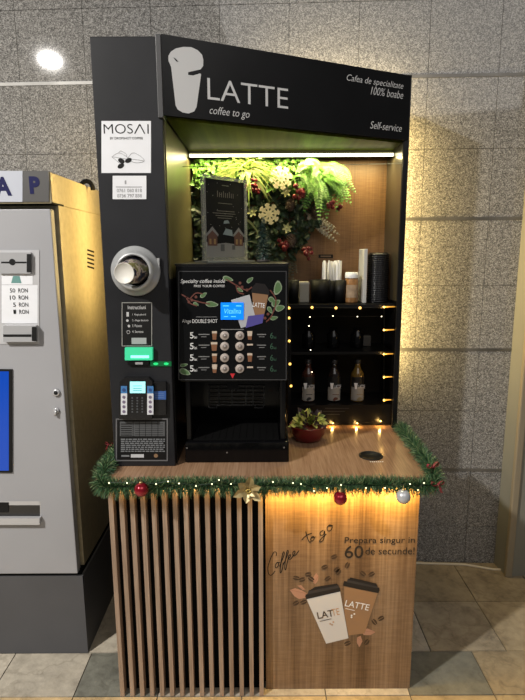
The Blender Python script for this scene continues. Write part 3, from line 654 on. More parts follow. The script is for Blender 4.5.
b.build('cup_artwork', [mat('art_white', (.40, .41, .44), .5), mat('art_brown', (.24, .13, .065), .5), mat('lid_print', (.01, .008, .008), .4), mat('art_violet', (.07, .06, .22), .4, emit=(.05, .04, .3), es=.15), whitep], ff)
b = MB(); b.slab(MP, 220.8, 302.5, 243.6, 319.5, .0005, .004); b.m = 1
b.text(MP, 'Vitalina', 224.5, 313.5, 241, 308.6, .25, .004, .0046); b.rect(MP, 223, 305.3, 229, 306.2, .0046); b.rect(MP, 236, 305.3, 241.5, 306.2, .0046); b.rect(MP, 224, 316, 228, 316.8, .0046); b.rect(MP, 231, 316, 236, 316.8, .0046)
b.build('display', [mat('machine_screen', (0, .12, .6), .3, emit=(.0, .20, .88), es=.95), mat('screen_glyphs', (.1, .5, .9), .4, emit=(.10, .55, 1), es=.8)], M, 'small blue lit display')

# ================================================================== THINGS ON THE MACHINE
L0 = atY(203.5, 262.5, .24); R0 = atY(246.5, 262.5, .40); zb_ = ztop + .0062
uu = V((R0.x - L0.x, R0.y - L0.y, 0)); AW = uu.length; uu.normalize()
HP = Plane((L0.x, L0.y, zb_), uu, (0, 0, 1)); hgt = HP.px(203, 174)[1]
A = thing('menu_holder', 'clear acrylic stand with a dark winter menu card on top of the coffee machine', 'menu stand', ((L0.x + R0.x) / 2, (L0.y + R0.y) / 2, zb_))
acr = mat('acrylic_edge', (.50, .51, .47), .12, alpha=.4)
b = MB()
def pbox(b, u0, u1, v0, v1, o0, o1): b.hexa([HP.at(u0, v0, o1), HP.at(u1, v0, o1), HP.at(u1, v0, o0), HP.at(u0, v0, o0), HP.at(u0, v1, o1), HP.at(u1, v1, o1), HP.at(u1, v1, o0), HP.at(u0, v1, o0)])
t_ = .012
pbox(b, 0, t_, 0, hgt, -.006, .006); pbox(b, AW - t_, AW, 0, hgt, -.006, .006); pbox(b, t_, AW - t_, hgt - t_, hgt, -.006, .006); pbox(b, t_, AW - t_, .006, .018, -.006, .006)
b.build('acrylic_frame', acr, A)
b = MB(); pbox(b, -.01, AW + .01, 0, .006, -.035, .035); b.build('base', mat('acrylic_base', (.36, .37, .34), .15), A)
b = MB(); pbox(b, t_, AW - t_, .018, hgt - t_, -.002, .0015); card = b.build('card', mat('menu_navy', (.007, .008, .012), .6, spec=.1), A)
MPM = [mat('snow_print', (.22, .22, .23), .6), mat('house_print', (.10, .04, .035), .6), mat('window_print', (.30, .18, .08), .6), mat('grey_print', (.08, .085, .095), .6), mat('menu_text', (.16, .15, .13), .6), mat('flake_print', (.4, .4, .42), .6), mat('lamp_shine', (.24, .30, .33), .4)]
w_ = AW - 2 * t_; CP = Plane(HP.at(t_, .018, .0015), uu, (0, 0, 1)); ch = hgt - t_ - .018
b = MB()
def cq(pts, off=.0006): b.add([CP.at(u * w_, v * ch, off) for u, v in pts], [list(range(len(pts)))])
cq([(0, 0), (1, 0), (1, .20), (.8, .17), (.5, .19), (.2, .17), (0, .2)])
b.build('snow_print', MPM, card)
for u0 in (.02, .70):
    b = MB(); b.m = 0; cq([(u0 - .01, .30), (u0 + .14, .40), (u0 + .29, .30), (u0 + .28, .27), (u0 + .14, .35), (u0, .27)], .0012)
    b.m = 1; cq([(u0 + .02, .15), (u0 + .26, .15), (u0 + .26, .28), (u0 + .14, .355), (u0 + .02, .28)], .0009); b.m = 2; cq([(u0 + .06, .17), (u0 + .11, .17), (u0 + .11, .24), (u0 + .06, .24)], .0014); cq([(u0 + .17, .17), (u0 + .22, .17), (u0 + .22, .24), (u0 + .17, .24)], .0014); b.build('house_print', MPM, card)
b = MB(); b.m = 3; cq([(.36, .0 + .08), (.46, .08), (.46, .17), (.36, .17)], .0012); cq([(.66, .10), (.74, .10), (.74, .16), (.66, .16)], .0012)
b.m = 4
for v, u0, u1 in ((.93, .42, .6), (.70, .32, .68), (.60, .28, .74), (.57, .18, .76), (.54, .25, .70), (.51, .3, .66)): cq([(u0, v), (u1, v), (u1, v + .008), (u0, v + .008)])
for i in range(9): cq([(.30 + i * .05, .78), (.316 + i * .05, .78), (.316 + i * .05, .84 + .02 * (i % 3 == 0)), (.30 + i * .05, .84 + .02 * (i % 3 == 0))])
b.m = 5
for i in range(26): u, v = RND.uniform(.04, .96), RND.uniform(.22, .96); cq([(u, v), (u + .012, v), (u + .012, v + .006), (u, v + .006)], .0016)
b.m = 6; cq([(.42, .30), (.68, .28), (.66, .36), (.5, .38)], .0016); cq([(.44, .44), (.6, .45), (.56, .49), (.46, .48)], .0016)  # lamp glare painted as pale patches over the card
b.build('menu_print_and_shine', MPM, card)
# mini fir tree
to = V((atY(263.5, 262, .33).x, .33, zb_)); F = thing('mini_fir_tree', 'tiny dark artificial fir tree beside the acrylic menu stand', 'christmas tree', to)
b = MB(); b.smooth = True; b.lathe([(.024, 0), (.024, .008), (.007, .010), (.006, .03)], to, n=14); b.build('stand', mat('tree_stand', (.05, .045, .04), .5), F)
b = MB(); htree = .160
for k in range(1500):
    t = RND.random() ** .8; z = .015 + t * (htree - .015); r = .040 * (1 - t) ** .85 + .004; a = RND.uniform(0, 2 * PI)
    d = V((math.cos(a), math.sin(a), -.25 + RND.uniform(-.2, .5))).normalized(); p = to + V((0, 0, z)); q = p + d * r * RND.uniform(.7, 1.15); sd = d.cross(V((0, 0, 1))).normalized() * .0026
    g = RND.uniform(.6, 1.4); b.c = (.040 * g, .095 * g, .085 * g) if RND.random() > .13 else (.34, .40, .38); b.add([p.lerp(q, .35) + sd, p.lerp(q, .35) - sd, q], [(0, 1, 2)])
b.build('needles', attr_mat('fir_tint', .6), F)

# ================================================================== GREENERY ON THE BACK PANEL
gm = attr_mat('leaf_tint', .45, .5)
BY = .722
def gpt(x, y, dep): return atY(x, y, BY - dep)
def gcol(base, j=.25): g = RND.uniform(1 - j, 1 + j); return tuple(max(0, c * g * RND.uniform(.92, 1.08)) for c in base)
# leafy mats: three patches of small round leaves
def leaf_mat(name, label, poly, n, size, base, dep=(.015, .075)):
    b = MB(); xs = [p[0] for p in poly]; ys = [p[1] for p in poly]; k = 0
    def inside(x, y):
        c = False; j = len(poly) - 1
        for i in range(len(poly)):
            if (poly[i][1] > y) != (poly[j][1] > y) and x < (poly[j][0] - poly[i][0]) * (y - poly[i][1]) / (poly[j][1] - poly[i][1]) + poly[i][0]: c = not c
            j = i
        return c
    while k < n:
        x, y = RND.uniform(min(xs), max(xs)), RND.uniform(min(ys), max(ys))
        if not inside(x, y): continue
        k += 1; p = gpt(x, y, RND.uniform(*dep)); b.c = gcol(base)
        d = V((RND.uniform(-1, 1), RND.uniform(-1, .1), RND.uniform(-1, .9))); nn = V((RND.uniform(-.5, .5), -1, RND.uniform(-.2, .9)))
        b.leaf(p, d, nn, size * RND.uniform(.7, 1.3), size * RND.uniform(.5, .75), .12)
    # backing twigs tie the leaves to the panel
    b.c = (.02, .03, .012)
    cx, cy = sum(xs) / len(xs), sum(ys) / len(ys)
    for p in poly: b.tube([gpt(cx, cy, .01), gpt((cx + p[0]) / 2, (cy + p[1]) / 2, .03), gpt(cx + (p[0] - cx) * .9, cy + (p[1] - cy) * .9, .012)], .0025, 5)
    return b.build(name, gm, None, label, 'plant', 'artificial greenery on the niche back')
leaf_mat('boxwood_greenery', 'bright green leafy mat at the top of the niche above the menu stand', [(193, 160), (250, 158), (252, 185), (238, 196), (194, 186)], 620, .026, (.10, .24, .035))
leaf_mat('boxwood_greenery', 'bright green leafy mat between spiky grass and fern just under the light strip', [(252, 160), (312, 158), (314, 178), (298, 192), (262, 190), (252, 178)], 560, .026, (.10, .23, .035))
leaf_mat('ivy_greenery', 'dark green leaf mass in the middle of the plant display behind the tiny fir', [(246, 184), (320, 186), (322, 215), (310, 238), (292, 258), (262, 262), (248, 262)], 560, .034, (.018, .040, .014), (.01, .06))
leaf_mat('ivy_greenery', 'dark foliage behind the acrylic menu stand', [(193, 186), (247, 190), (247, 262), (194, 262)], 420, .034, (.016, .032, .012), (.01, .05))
# spiky grass
b = MB()
for i in range(95):
    a = RND.uniform(-.25, PI + .25) if i < 70 else RND.uniform(PI, 2 * PI); L = RND.uniform(.09, .16); c0 = gpt(248 + RND.uniform(-5, 5), 168 + RND.uniform(-3, 5), .07)
    d = V((math.cos(a), -RND.uniform(.1, .6), math.sin(a) * .8)); sag = RND.uniform(.02, .09); b.c = gcol((.13, .19, .03) if RND.random() > .3 else (.22, .25, .07))
    zc = 1.94
    b.blade([V((q.x, min(q.y, BY - .004), min(q.z, zc - .008))) for q in [c0 + d * L * t + V((0, 0, -sag * t * t)) for t in (0, .25, .5, .75, 1)]], .0055)
b.build('spiky_grass_plant', gm, None, 'pale yellow-green spiky grass tuft arching over the menu stand', 'plant', 'artificial greenery on the niche back')
# fern: fronds with leaflets
b = MB()
def frond(b, c0, d, L, sag, w, base, nseg=20):
    pts = [c0 + d * L * t + V((0, 0, -sag * t * t)) for t in [i / nseg for i in range(nseg + 1)]]
    pts = [V((p.x, min(p.y, BY - .003), min(p.z, 1.94))) for p in pts]
    b.c = gcol(base, .1); b.tube(pts, .0018, 4, .0006)
    for i in range(2, nseg):
        t = i / nseg; tg = (pts[i + 1] - pts[i - 1]).normalized(); sd = tg.cross(V((0, -1, .3))).normalized(); wl_ = w * math.sin(PI * min(1, .18 + t * .82)) ** .7
        for s_ in (-1, 1): b.c = gcol(base, .3); b.leaf(pts[i], sd * s_ + tg * .45 + V((0, -.15, 0)), V((0, -1, .5)), wl_, .0085, .1, .2)
for i in range(44):
    a = math.radians(RND.choice([RND.uniform(-85, 30), RND.uniform(-95, -20), RND.uniform(-150, -80), RND.uniform(20, 120)])); c0 = gpt(318 + RND.uniform(-10, 10), 174 + RND.uniform(-6, 4), RND.uniform(.03, .09))
    frond(b, c0, V((math.cos(a), -RND.uniform(.1, .55), math.sin(a) * .45 + .3)), RND.uniform(.09, .15), RND.uniform(.08, .17), .028, (.10, .25, .03))
b.build('fern', gm, None, 'large bright green fern drooping at the outer end of the plant display', 'plant', 'artificial greenery on the niche back')
# pale dried branch
b = MB()
for x1, y1 in ((338, 243), (331, 240), (336, 228), (326, 236), (340, 235)):
    c0 = gpt(305, 212, .05); e = gpt(x1, y1, .05); frond(b, c0, (e - c0).normalized(), (e - c0).length, 0, .017, (.30, .27, .20), 12)
b.build('dried_branch', gm, None, 'pale grey-white dried branch hanging below the fern', 'plant', 'artificial greenery on the niche back')
b = MB()
for x1, y1 in ((287, 286), (293, 284), (282, 276), (297, 274)):
    c0 = gpt(290, 252, .03); e = gpt(x1, y1, .03); frond(b, c0, (e - c0).normalized(), (e - c0).length, 0, .014, (.085, .075, .035), 10)
b.build('dried_sprig', gm, None, 'brownish sprig hanging lowest under the plant display beside the machine', 'plant', 'artificial greenery on the niche back')
# two curling pale leaves
for pts, lab in (([(245, 218), (251, 223), (257, 231), (258, 236)], 'curling pale leaf blade just beside the lower edge of the menu stand'), ([(256, 180), (261, 187), (266, 195), (268, 200)], 'pale arching leaf blade beside the upper red berries')):
    b = MB(); b.c = (.20, .22, .09); b.blade([gpt(x, y, .09) for x, y in pts], .010); b.build('curling_leaf', gm, None, lab, 'plant')
berm = mat('berry_red', (.13, .006, .010), .35)
for x, y, n_, r, lab in ((254, 187, 22, .0075, 'red berry cluster beside the top corner of the menu stand'), (298, 192, 12, .011, 'dark red berry cluster between snowflake and fern'), (333, 207, 9, .010, 'dark red berries tucked under the fern tip'), (283, 246, 9, .0105, 'red berries beside the lowest pine cone'), (306, 252, 10, .0095, 'red berry sprig lowest of all over the bare wood panel')):
    b = MB(); b.smooth = True
    for k in range(n_):
        b.ball(gpt(x + RND.gauss(0, 3.4), y + RND.gauss(0, 3.6), .085 + RND.uniform(-.015, .02)), r * RND.uniform(.85, 1.1), 8)
    g = gpt(x, y, .01); b.tube([g, gpt(x, y, .08)], .003, 5)
    b.build('berry_cluster', berm, None, lab, 'berries', 'red berry clusters')
conem = mat('cone_brown', (.12, .08, .055), .6, var=.4, vscale=60)
for x, y, s_, lab in ((290.5, 205, 1, 'pine cone hanging under the dark red berries'), (316, 212, 1.05, 'pine cone under the fern above the dried branch'), (291.5, 241, 1.1, 'lowest pine cone in the plant display')):
    b = MB(); o = gpt(x, y, .07); b.ball(o, .017 * s_, 10, (1, 1, 1.2))
    for k in range(70):
        t = k / 70; ph = k * 2.4; zz = (1 - 2 * t); rr = math.sqrt(max(0, 1 - zz * zz)); d = V((rr * math.cos(ph), rr * math.sin(ph), zz * 1.2)); p = o + d * .015 * s_
        b.leaf(p, d + V((0, 0, .5)), d, .011 * s_, .010 * s_, .1, -.2)
    b.build('pine_cone', conem, None, lab, 'pine cone', 'pine cones')
flm = mat('snowflake_cream', (.36, .33, .22), .5)
for x, y, R_, lab in ((281, 178, .048, 'cream snowflake ornament up in the bright greenery'), (269, 214, .045, 'cream snowflake ornament right above the tiny fir tree')):
    b = MB(); pl = Plane(gpt(x, y, .098), (1, .1, 0), (0, .15, 1))
    for k in range(8):
        a = k * PI / 4 + .2; d = (math.cos(a), math.sin(a)); n_ = (-d[1], d[0])
        def seg(p, q, w):
            dv = V((q[0] - p[0], q[1] - p[1])).normalized(); nn = V((-dv.y, dv.x)) * w
            cs = [(p[0] + nn.x, p[1] + nn.y), (p[0] - nn.x, p[1] - nn.y), (q[0] - nn.x, q[1] - nn.y), (q[0] + nn.x, q[1] + nn.y)]
            b.add([pl.at(*c, 0) for c in cs] + [pl.at(*c, .002) for c in cs], [(3, 2, 1, 0), (4, 5, 6, 7), (0, 1, 5, 4), (1, 2, 6, 5), (2, 3, 7, 6), (3, 0, 4, 7)])
        seg((0, 0), (d[0] * R_, d[1] * R_), .0042)
        for f_ in (.45, .7):
            for s_ in (-1, 1):
                e = (math.cos(a + s_ * .8), math.sin(a + s_ * .8)); seg((d[0] * R_ * f_, d[1] * R_ * f_), (d[0] * R_ * f_ + e[0] * R_ * .3, d[1] * R_ * f_ + e[1] * R_ * .3), .0036)
    b.build('snowflake_ornament', flm, None, lab, 'ornament', 'cream snowflakes')
fw = mat('flower_cream', (.42, .42, .20), .5)
for x, y, lab in ((252, 212, 'small cream flower beside the edge of the menu stand'), (287, 228, 'small pale star flower above the lowest pine cone'), (286, 192, 'pale yellow-green star flower left of the dark red berries')):
    b = MB(); o = gpt(x, y, .09)
    for k in range(6):
        a = k * PI / 3 + .3; b.leaf(o, (math.cos(a), -.25, math.sin(a)), (0, -1, 0), .024, .011, .1, -.1)
    b.smooth = True; b.ball(o + V((0, -.003, 0)), .005, 8); b.build('star_flower', fw, None, lab, 'flower', 'small cream flowers')

# ================================================================== THINGS ON THE SHELVES
Z1 = zt + .0012; zm += .0012; zb += .0012
def onshelf(x, Y, z): return V((atY(x, 300, Y).x, Y, z))
cm = mat('cup_black', (.004, .004, .0045), .5, spec=.2)
for x, h, r, lab in ((293.5, .095, .024, 'black holder on the top shelf right next to the coffee machine'), (320, .094, .042, 'wide black holder on the top shelf in front of the wrapped stirrers'), (340, .092, .024, 'narrow black holder between the stirrers and the jar')):
    Y = .585 if r > .03 else .57
    o = onshelf(x, Y, Z1); b = MB(); b.smooth = True; b.lathe([(r * .88, 0), (r, h), (r * .93, h), (r * .82, .004), (0, .004)], o, n=24); b.build('black_holder', cm, None, lab, 'holder', 'black holders on the top shelf')
o = onshelf(304, .60, Z1); b = MB(); b.rbox(o.x - .020, o.x + .020, .58, .64, Z1, Z1 + .084, .003); wb = b.build('cardboard_box', mat('box_cream', (.40, .37, .30), .6), None, 'cream box between two black holders on the top shelf', 'box')
b = MB(); b.box(o.x - .0205, o.x + .0205, .5795, .6405, Z1 + .076, Z1 + .0845); b.build('lid', mat('box_lid', (.62, .59, .50), .6), wb)
# wrapped stirrers standing in a holder
so = onshelf(330, .64, Z1); b = MB(); b.smooth = True; b.lathe([(.052, 0), (.054, .09), (.050, .09), (.048, .004), (0, .004)], so, n=24)
b.build('stirrer_holder', cm, None, 'black holder holding white paper-wrapped stirrers behind the front holders', 'holder')
wp = mat('wrap_white', (.80, .78, .73), .6); first = None
for k in range(34):
    a = RND.uniform(0, 2 * PI); r = .046 * math.sqrt(RND.random()); p = so + V((r * math.cos(a), r * math.sin(a), .006))
    h = .158 + RND.uniform(-.01, .01)
    if first is None:
        b = MB(); b.rbox(p.x - .006, p.x + .006, p.y - .002, p.y + .002, p.z, p.z + .158, .001)
        first = b.build('wrapped_stirrer', wp, None, 'white paper-wrapped stirrer standing in the black holder on the top shelf', 'stirrer', 'wrapped stirrers in the holder')
    else: dup(first, p, rot=(RND.uniform(-.05, .05), RND.uniform(-.06, .06), RND.uniform(0, 3)), scale=(1, 1, h / .158))
# jar
jo = onshelf(351, .575, Z1); J = thing('glass_jar', 'small amber jar with a white lid on the top shelf', 'jar', jo)
b = MB(); b.smooth = True; b.lathe([(.026, 0), (.028, .004), (.028, .088), (.024, .098), (.024, .104)], jo, n=24); b.build('body', mat('jar_amber', (.30, .15, .055), .2, var=.4, vscale=60), J)
b = MB(); b.smooth = True; b.lathe([(.0262, .101), (.0268, .103), (.0268, .122), (.025, .124), (0, .124)], jo, n=24); b.build('lid', whitep, J)
b = MB(); b.smooth = True; n_ = 10; vs = []
for i in range(n_ + 1):
    t = -PI / 2 - .95 + 1.9 * i / n_
    for z in (.022, .074): vs.append(jo + V((.0284 * math.cos(t), .0284 * math.sin(t), z)))
b.add(vs, [(2 * i, 2 * i + 2, 2 * i + 3, 2 * i + 1) for i in range(n_)]); b.build('paper_label', mat('jar_label', (.34, .24, .15), .6, var=.3, vscale=50), J)
# upright white board and stack of lids
wo_ = onshelf(363.6, .565, Z1); b = MB(); b.rbox(wo_.x - .0075, wo_.x + .0075, .545, .66, Z1, atY(363, 249, .55).z, .002); b.build('white_board', mat('board_white', (.48, .47, .44), .55), None, 'tall narrow white board standing between the jar and the black lids', 'board')
lo_ = onshelf(377, .60, Z1); ztl = atY(377, 251, .60).z; nl = 26; stp = (ztl - Z1 - .012) / nl; first = None
for k in range(nl):
    if first is None:
        b = MB(); b.smooth = True; b.lathe([(.043, 0), (.0455, .002), (.0455, .0055), (.041, .007), (.038, .013), (.035, .013), (.034, .009), (0, .009)], lo_, n=28)
        first = b.build('cup_lid', mat('lid_black', (.012, .012, .014), .28), None, 'black plastic cup lid in the tall stack on the top shelf beside the niche wall', 'cup lid', 'stacked black cup lids')
    else: dup(first, lo_ + V((0, 0, k * stp)), 'topmost black plastic cup lid of the tall stack beside the niche wall' if k == nl - 1 else None)
# syrup bottles
def bottle(x, mat_, lab, tint, z, first=None):
    o = onshelf(x, .565, z); B = thing('syrup_bottle', lab, 'bottle', o, 'syrup bottles')
    H = atY(x, 359, .565).z - z; r = .0285
    b = MB(); b.smooth = True; b.lathe([(r * .94, 0), (r, .005), (r, H * .60), (r * .9, H * .68), (r * .5, H * .78), (.011, H * .84), (.011, H * .93)], o, n=28); b.build('glass_body', mat_, B)
    b = MB(); b.smooth = True; b.lathe([(.013, H * .90), (.0135, H * .905), (.0135, H * .995), (.011, H), (0, H)], o, n=18); b.build('cap', mat('bottle_cap', (.03, .03, .032), .35), B)
    def wrap(z0, z1, rr, m, name, parent, a=1.15):
        b = MB(); b.smooth = True; vs = []
        for i in range(13):
            t = -PI / 2 - a + 2 * a * i / 12
            for zz in (z0, z1): vs.append(o + V((rr * math.cos(t), rr * math.sin(t), zz)))
        b.add(vs, [(2 * i, 2 * i + 2, 2 * i + 3, 2 * i + 1) for i in range(12)]); return b.build(name, m, parent)
    wrap(H * .36, H * .60, r + .0006, mat('label_black', (.008, .008, .008), .5), 'black_label', B)
    lb = wrap(.006, H * .355, r + .0006, mat('label_paper', (.40, .36, .31), .6), 'paper_label', B)
    fpp = front(.565 - r - .0008); b = MB(); yb = 403
    b.poly(fpp, [(x - 4.6, 389), (x - 2.6, 389), (x - 1.8, 383), (x - 5.4, 383)], .0008); b.text(fpp, 'LATTE', x - 1, 388.2, x + 5.4, 384.8, 0, .01, .0008)
    b.m = 1; b.disc(fpp, x + .3, 398.5, .009, .0006, 9, .006); b.disc(fpp, x - 1.2, 399.6, .006, .0009, 8); b.rect(fpp, x - 3, 394.2, x + 3.4, 394.8, .0006)
    b.build('label_print', [mat('label_white', (.85, .85, .85), .5), mat('label_fruit_' + tint[0], tint[1], .6)], lb)
bottle(309, mat('syrup_brown', (.055, .018, .012), .1), 'syrup bottle with dark berry label, standing next to the coffee machine', ('berry', (.035, .03, .03)), zb)
bottle(335.5, mat('syrup_black', (.018, .012, .010), .1), 'dark syrup bottle with reddish label picture between the other two', ('red', (.16, .05, .03)), zb)
bottle(359.5, mat('syrup_amber', (.16, .095, .02), .1), 'amber syrup bottle with pale label picture beside the niche side panel', ('pale', (.32, .24, .12)), zb)
for x, lab in ((309, 'black jar in the dark middle shelf next to the machine'), (334, 'black jar in the middle of the dark shelf'), (358, 'black jar in the dark shelf next to the side panel')):
    o = onshelf(x, .60, zm); b = MB(); b.smooth = True; b.lathe([(.026, 0), (.028, .004), (.028, .055), (.017, .068), (.017, .084), (0, .085)], o, n=20); b.build('dark_jar', blackg, None, lab, 'jar', 'black jars on the middle shelf')
gx = onshelf(369, .6, zm); b = MB(); b.rbox(gx.x - .018, gx.x + .02, .63, .66, zm, zm + .045, .002); b.build('small_grey_box', mat('grey_box', (.05, .05, .048), .6), None, 'small grey box in the corner of the dark middle shelf', 'box')

# fairy lights round the shelves
FL = thing('fairy_light_string', 'string of warm fairy lights pinned round the black shelf unit', 'fairy lights', (.32, .49, Z1))
bulbm = mat('bulb_glow', (1, .75, .3), .3, emit=(1, .55, .11), es=2.2)
path = [(289, 308), (312, 307.5), (336, 308), (360, 308), (384, 307), (384, 330), (384, 354), (384, 377), (384, 400), (380.5, 421), (357, 423), (333, 423)]
left = [(289, 308), (289, 318), (289.3, 341), (290, 364), (291, 386)]
LP_ = front(SY0 - .006)
for x, y in path + left[1:]:
    b = MB(); b.smooth = True; rr = (.0056 if x < 370 else .0046) if y < 415 else .0036; b.ball(LP_.P(x, y), rr, 10); b.build('bulb', bulbm, FL)
    if x > 380 and y < 415:
        b = MB(); b.smooth = True; q_ = LP_.P(x, y); b.tube([q_ + V((.003, 0, 0)), q_ + V((.022, 0, .0005)), q_ + V((.048, .001, .001))], .0034, 8, .0016); b.build('glow_streak', mat('streak_glow', (.5, .25, .05), .3, emit=(1, .46, .05), es=.75), FL)  # glowing cone added to imitate the streak of light beside a bulb
WP = front(SY0 - .004); b = MB(); b.smooth = True; b.tube([WP.P(*p) for p in path], .0009, 5); b.tube([WP.P(*p) for p in left], .0009, 5); b.build('wire', inkm, FL)
sp = [(310, 317), (309, 326), (333, 316), (357.5, 316.5), (381.5, 316.5), (310.5, 350), (312, 372)]
glintm = mat('glint_glow', (1, .9, .7), .3, emit=(1, .85, .6), es=5)
SL = thing('shelf_glints', 'tiny glowing dots standing in for white glints on the dark shelf', 'fairy lights', (.2, .49, zm))  # emissive dots stand in for small reflections, wire added to join them
for x, y in sp:
    b = MB(); b.smooth = True; b.ball(LP_.P(x, y), .0022, 8); b.build('bulb', glintm, SL)
b = MB(); b.tube([WP.P(*p) for p in ((381.5, 316.5), (357.5, 316.5), (333, 316), (310, 317), (309, 326), (310.5, 350), (312, 372))], .0006, 4); b.build('wire', inkm, SL)

for x, y in path[4:]:
    l = bpy.data.lights.new('bulb_lamp', 'POINT'); l.energy = .035 if y < 415 else .16; l.color = (1, .58, .16); l.shadow_soft_size = .004
    o = bpy.data.objects.new('bulb_lamp', l); COL.objects.link(o); o.location = LP_.P(x, y) + V((-.004, -.009, -.004))
# potted plant
po = V((atZ(308, 440, CZ).x, .335, CZ)); PT = thing('potted_plant', 'variegated small plant in a dark red bowl on the counter beside the coffee machine', 'potted plant', po)
b = MB(); b.smooth = True; b.lathe([(.042, 0), (.050, .004), (.066, .030), (.070, .056), (.0725, .060), (.0705, .062), (.066, .058), (.055, .045), (0, .045)], po, n=36); b.build('pot', mat('pot_red', (.16, .007, .009), .28, coat=.2), PT)
b = MB()
for k in range(120):
    a = RND.uniform(0, 2 * PI); e = RND.uniform(.1, 1.4); d = V((math.cos(a) * math.cos(e), math.sin(a) * math.cos(e), math.sin(e))); c0 = po + V((0, 0, .05)); rr = RND.uniform(.02, .056)
    p = c0 + V((d.x * rr * 1.1, d.y * rr, d.z * rr)); q = RND.random(); b.c = gcol((.05, .025, .03) if q < .34 else ((.16, .22, .03) if q < .60 else (.62, .62, .16)), .2)
    b.leaf(p, d + V((0, 0, RND.uniform(-.4, .4))), V((0, 0, 1)) + V((RND.uniform(-.6, .6), -.8, 0)), RND.uniform(.022, .034), RND.uniform(.016, .024), .1, .25)
b.build('leaves', gm, PT)

# ================================================================== GARLAND
gpts = [V(p) for p in ((-.522, .42, CT + .016), (-.523, .20, CT + .016), (-.524, .02, CT + .014), (-.512, -.045, .826), (-.40, -.046, .820), (-.2, -.044, .824), (0, -.046, .820), (.2, -.044, .822), (.4, -.046, .822), (.535, -.048, .824), (.558, .02, CT + .010), (.562, .2, CT + .015), (.562, .44, CT + .015))]
def resample(P, step):
    out = []
    for i in range(len(P) - 1):
        p0, p1, p2, p3 = P[max(i - 1, 0)], P[i], P[i + 1], P[min(i + 2, len(P) - 1)]; n = max(2, int((p2 - p1).length / step))
        for k in range(n):
            t = k / n; out.append(.5 * ((2 * p1) + (p2 - p0) * t + (2 * p0 - 5 * p1 + 4 * p2 - p3) * t * t + (3 * p1 - p0 - 3 * p2 + p3) * t ** 3))
    return out + [P[-1]]
gp = resample(gpts, .004)
GL = thing('garland', 'green tinsel fir garland draped along the counter edge', 'garland', (0, -.045, .82))
b = MB(); b.smooth = True; b.tube(gp[::4], .003, 6); b.build('wire', mat('garland_wire', (.02, .04, .02), .6), GL)
b = MB()
for i in range(1, len(gp) - 1):
    tg = (gp[i + 1] - gp[i - 1]).normalized(); a0 = tg.cross(V((0, 0, 1))).normalized(); b0 = a0.cross(tg)
    for k in range(30):
        a = RND.uniform(0, 2 * PI); L = RND.uniform(.022, .042); d = (a0 * math.cos(a) + b0 * math.sin(a) + tg * RND.uniform(-.55, .55)).normalized(); p = gp[i] + tg * RND.uniform(-.002, .002); q = p + d * L + V((0, 0, -.004))
        if q.z < CT + .001 and q.y > -.015 and -.548 < q.x < .555: q.z = CT + .003
        sd = d.cross(V((RND.uniform(-1, 1), RND.uniform(-1, 1), RND.uniform(-1, 1)))).normalized() * .0013
        u = RND.random(); b.c = gcol((.045, .115, .045) if u < .62 else ((.02, .05, .02) if u < .78 else (.20, .27, .12)), .3)
        b.add([p.lerp(q, .1) + sd, p.lerp(q, .1) - sd, q - sd * .3, q + sd * .3], [(0, 1, 2, 3)])
b.build('needles', attr_mat('garland_tint', .5), GL)
GS = thing('garland_lights', 'string of tiny warm lights woven through the green garland', 'fairy lights', (0, -.05, .83))
gb = mat('garland_bulb', (1, .85, .5), .3, emit=(1, .90, .45), es=3.5)
gl = [(109, 483), (127, 483), (156, 484), (168, 481.5), (179, 483.5), (196, 486), (212, 484), (219, 480), (231, 484), (273, 482), (293, 483), (301, 484), (314, 491), (327, 488), (341, 485), (366, 488), (385, 488), (410, 484), (418, 490), (424, 483)]
gq = []
for x, y in gl:
    b = MB(); b.smooth = True; p = atY(x, y, -.083); gq.append(p); b.ball(p, .0022, 8); b.build('bulb', gb, GS)
b = MB(); b.tube(sorted([p + V((0, .004, 0)) for p in gq], key=lambda p: p.x), .0007, 4); b.build('wire', mat('green_wire', (.01, .03, .015), .5), GS)
def bauble(x, y, r, m, lab):
    o = atY(x, y, -.085); T = thing('bauble', lab, 'bauble', (o.x, o.y, o.z - r), 'baubles on the garland')
    b = MB(); b.smooth = True; b.ball(o, r, 28); b.build('ball', m, T)
    b = MB(); b.smooth = True; b.lathe([(r * .26, r * .95), (r * .26, r * 1.18), (r * .1, r * 1.22), (0, r * 1.22)], o, n=14); b.tube([o + V((0, 0, r * 1.2)), o + V((0, .005, r * 1.6)), V((o.x, -.046, .823))], .0009, 5); b.build('cap', mat('cap_gold', (.55, .42, .2), .3, .9), T)
redb = mat('bauble_red', (.30, .008, .02), .12, .55, coat=.5); silb = mat('bauble_silver', (.55, .56, .58), .28, .3)
bauble(141.3, 489.5, .0225, redb, 'shiny red bauble hanging over the wooden slats')
bauble(340.3, 498, .0215, redb, 'dark red bauble hanging over the oak front panel')
bauble(403.3, 496.5, .0225, silb, 'silver bauble hanging near the free counter corner')
# gold flower
o = atY(248.5, 489, -.088); PF = thing('poinsettia_flower', 'pale gold fabric poinsettia pinned on the garland above the slats', 'flower', o)
gold = mat('gold_fabric', (.46, .36, .17), .42, .35, var=.2, vscale=60); b = MB()
for k in range(6):
    a = k * PI / 3 + .35; L = .054 if k % 2 else .044; b.leaf(o, (math.cos(a), -.22, math.sin(a)), (0, -1, 0), L, .030, .16, -.15)
for k in range(5): a = k * 2 * PI / 5 + .7; b.leaf(o + V((0, -.008, 0)), (math.cos(a), -.6, math.sin(a)), (0, -1, 0), .030, .018, .16, -.1)
b.tube([o, V((o.x, -.046, .823))], .002, 5); b.build('petals', gold, PF)
b = MB(); b.smooth = True
for k in range(6): a = k * PI / 3; b.ball(o + V((.006 * math.cos(a), -.016, .006 * math.sin(a))), .0035, 8)
b.build('stamens', mat('gold_bead', (.5, .36, .1), .3, .6), PF)
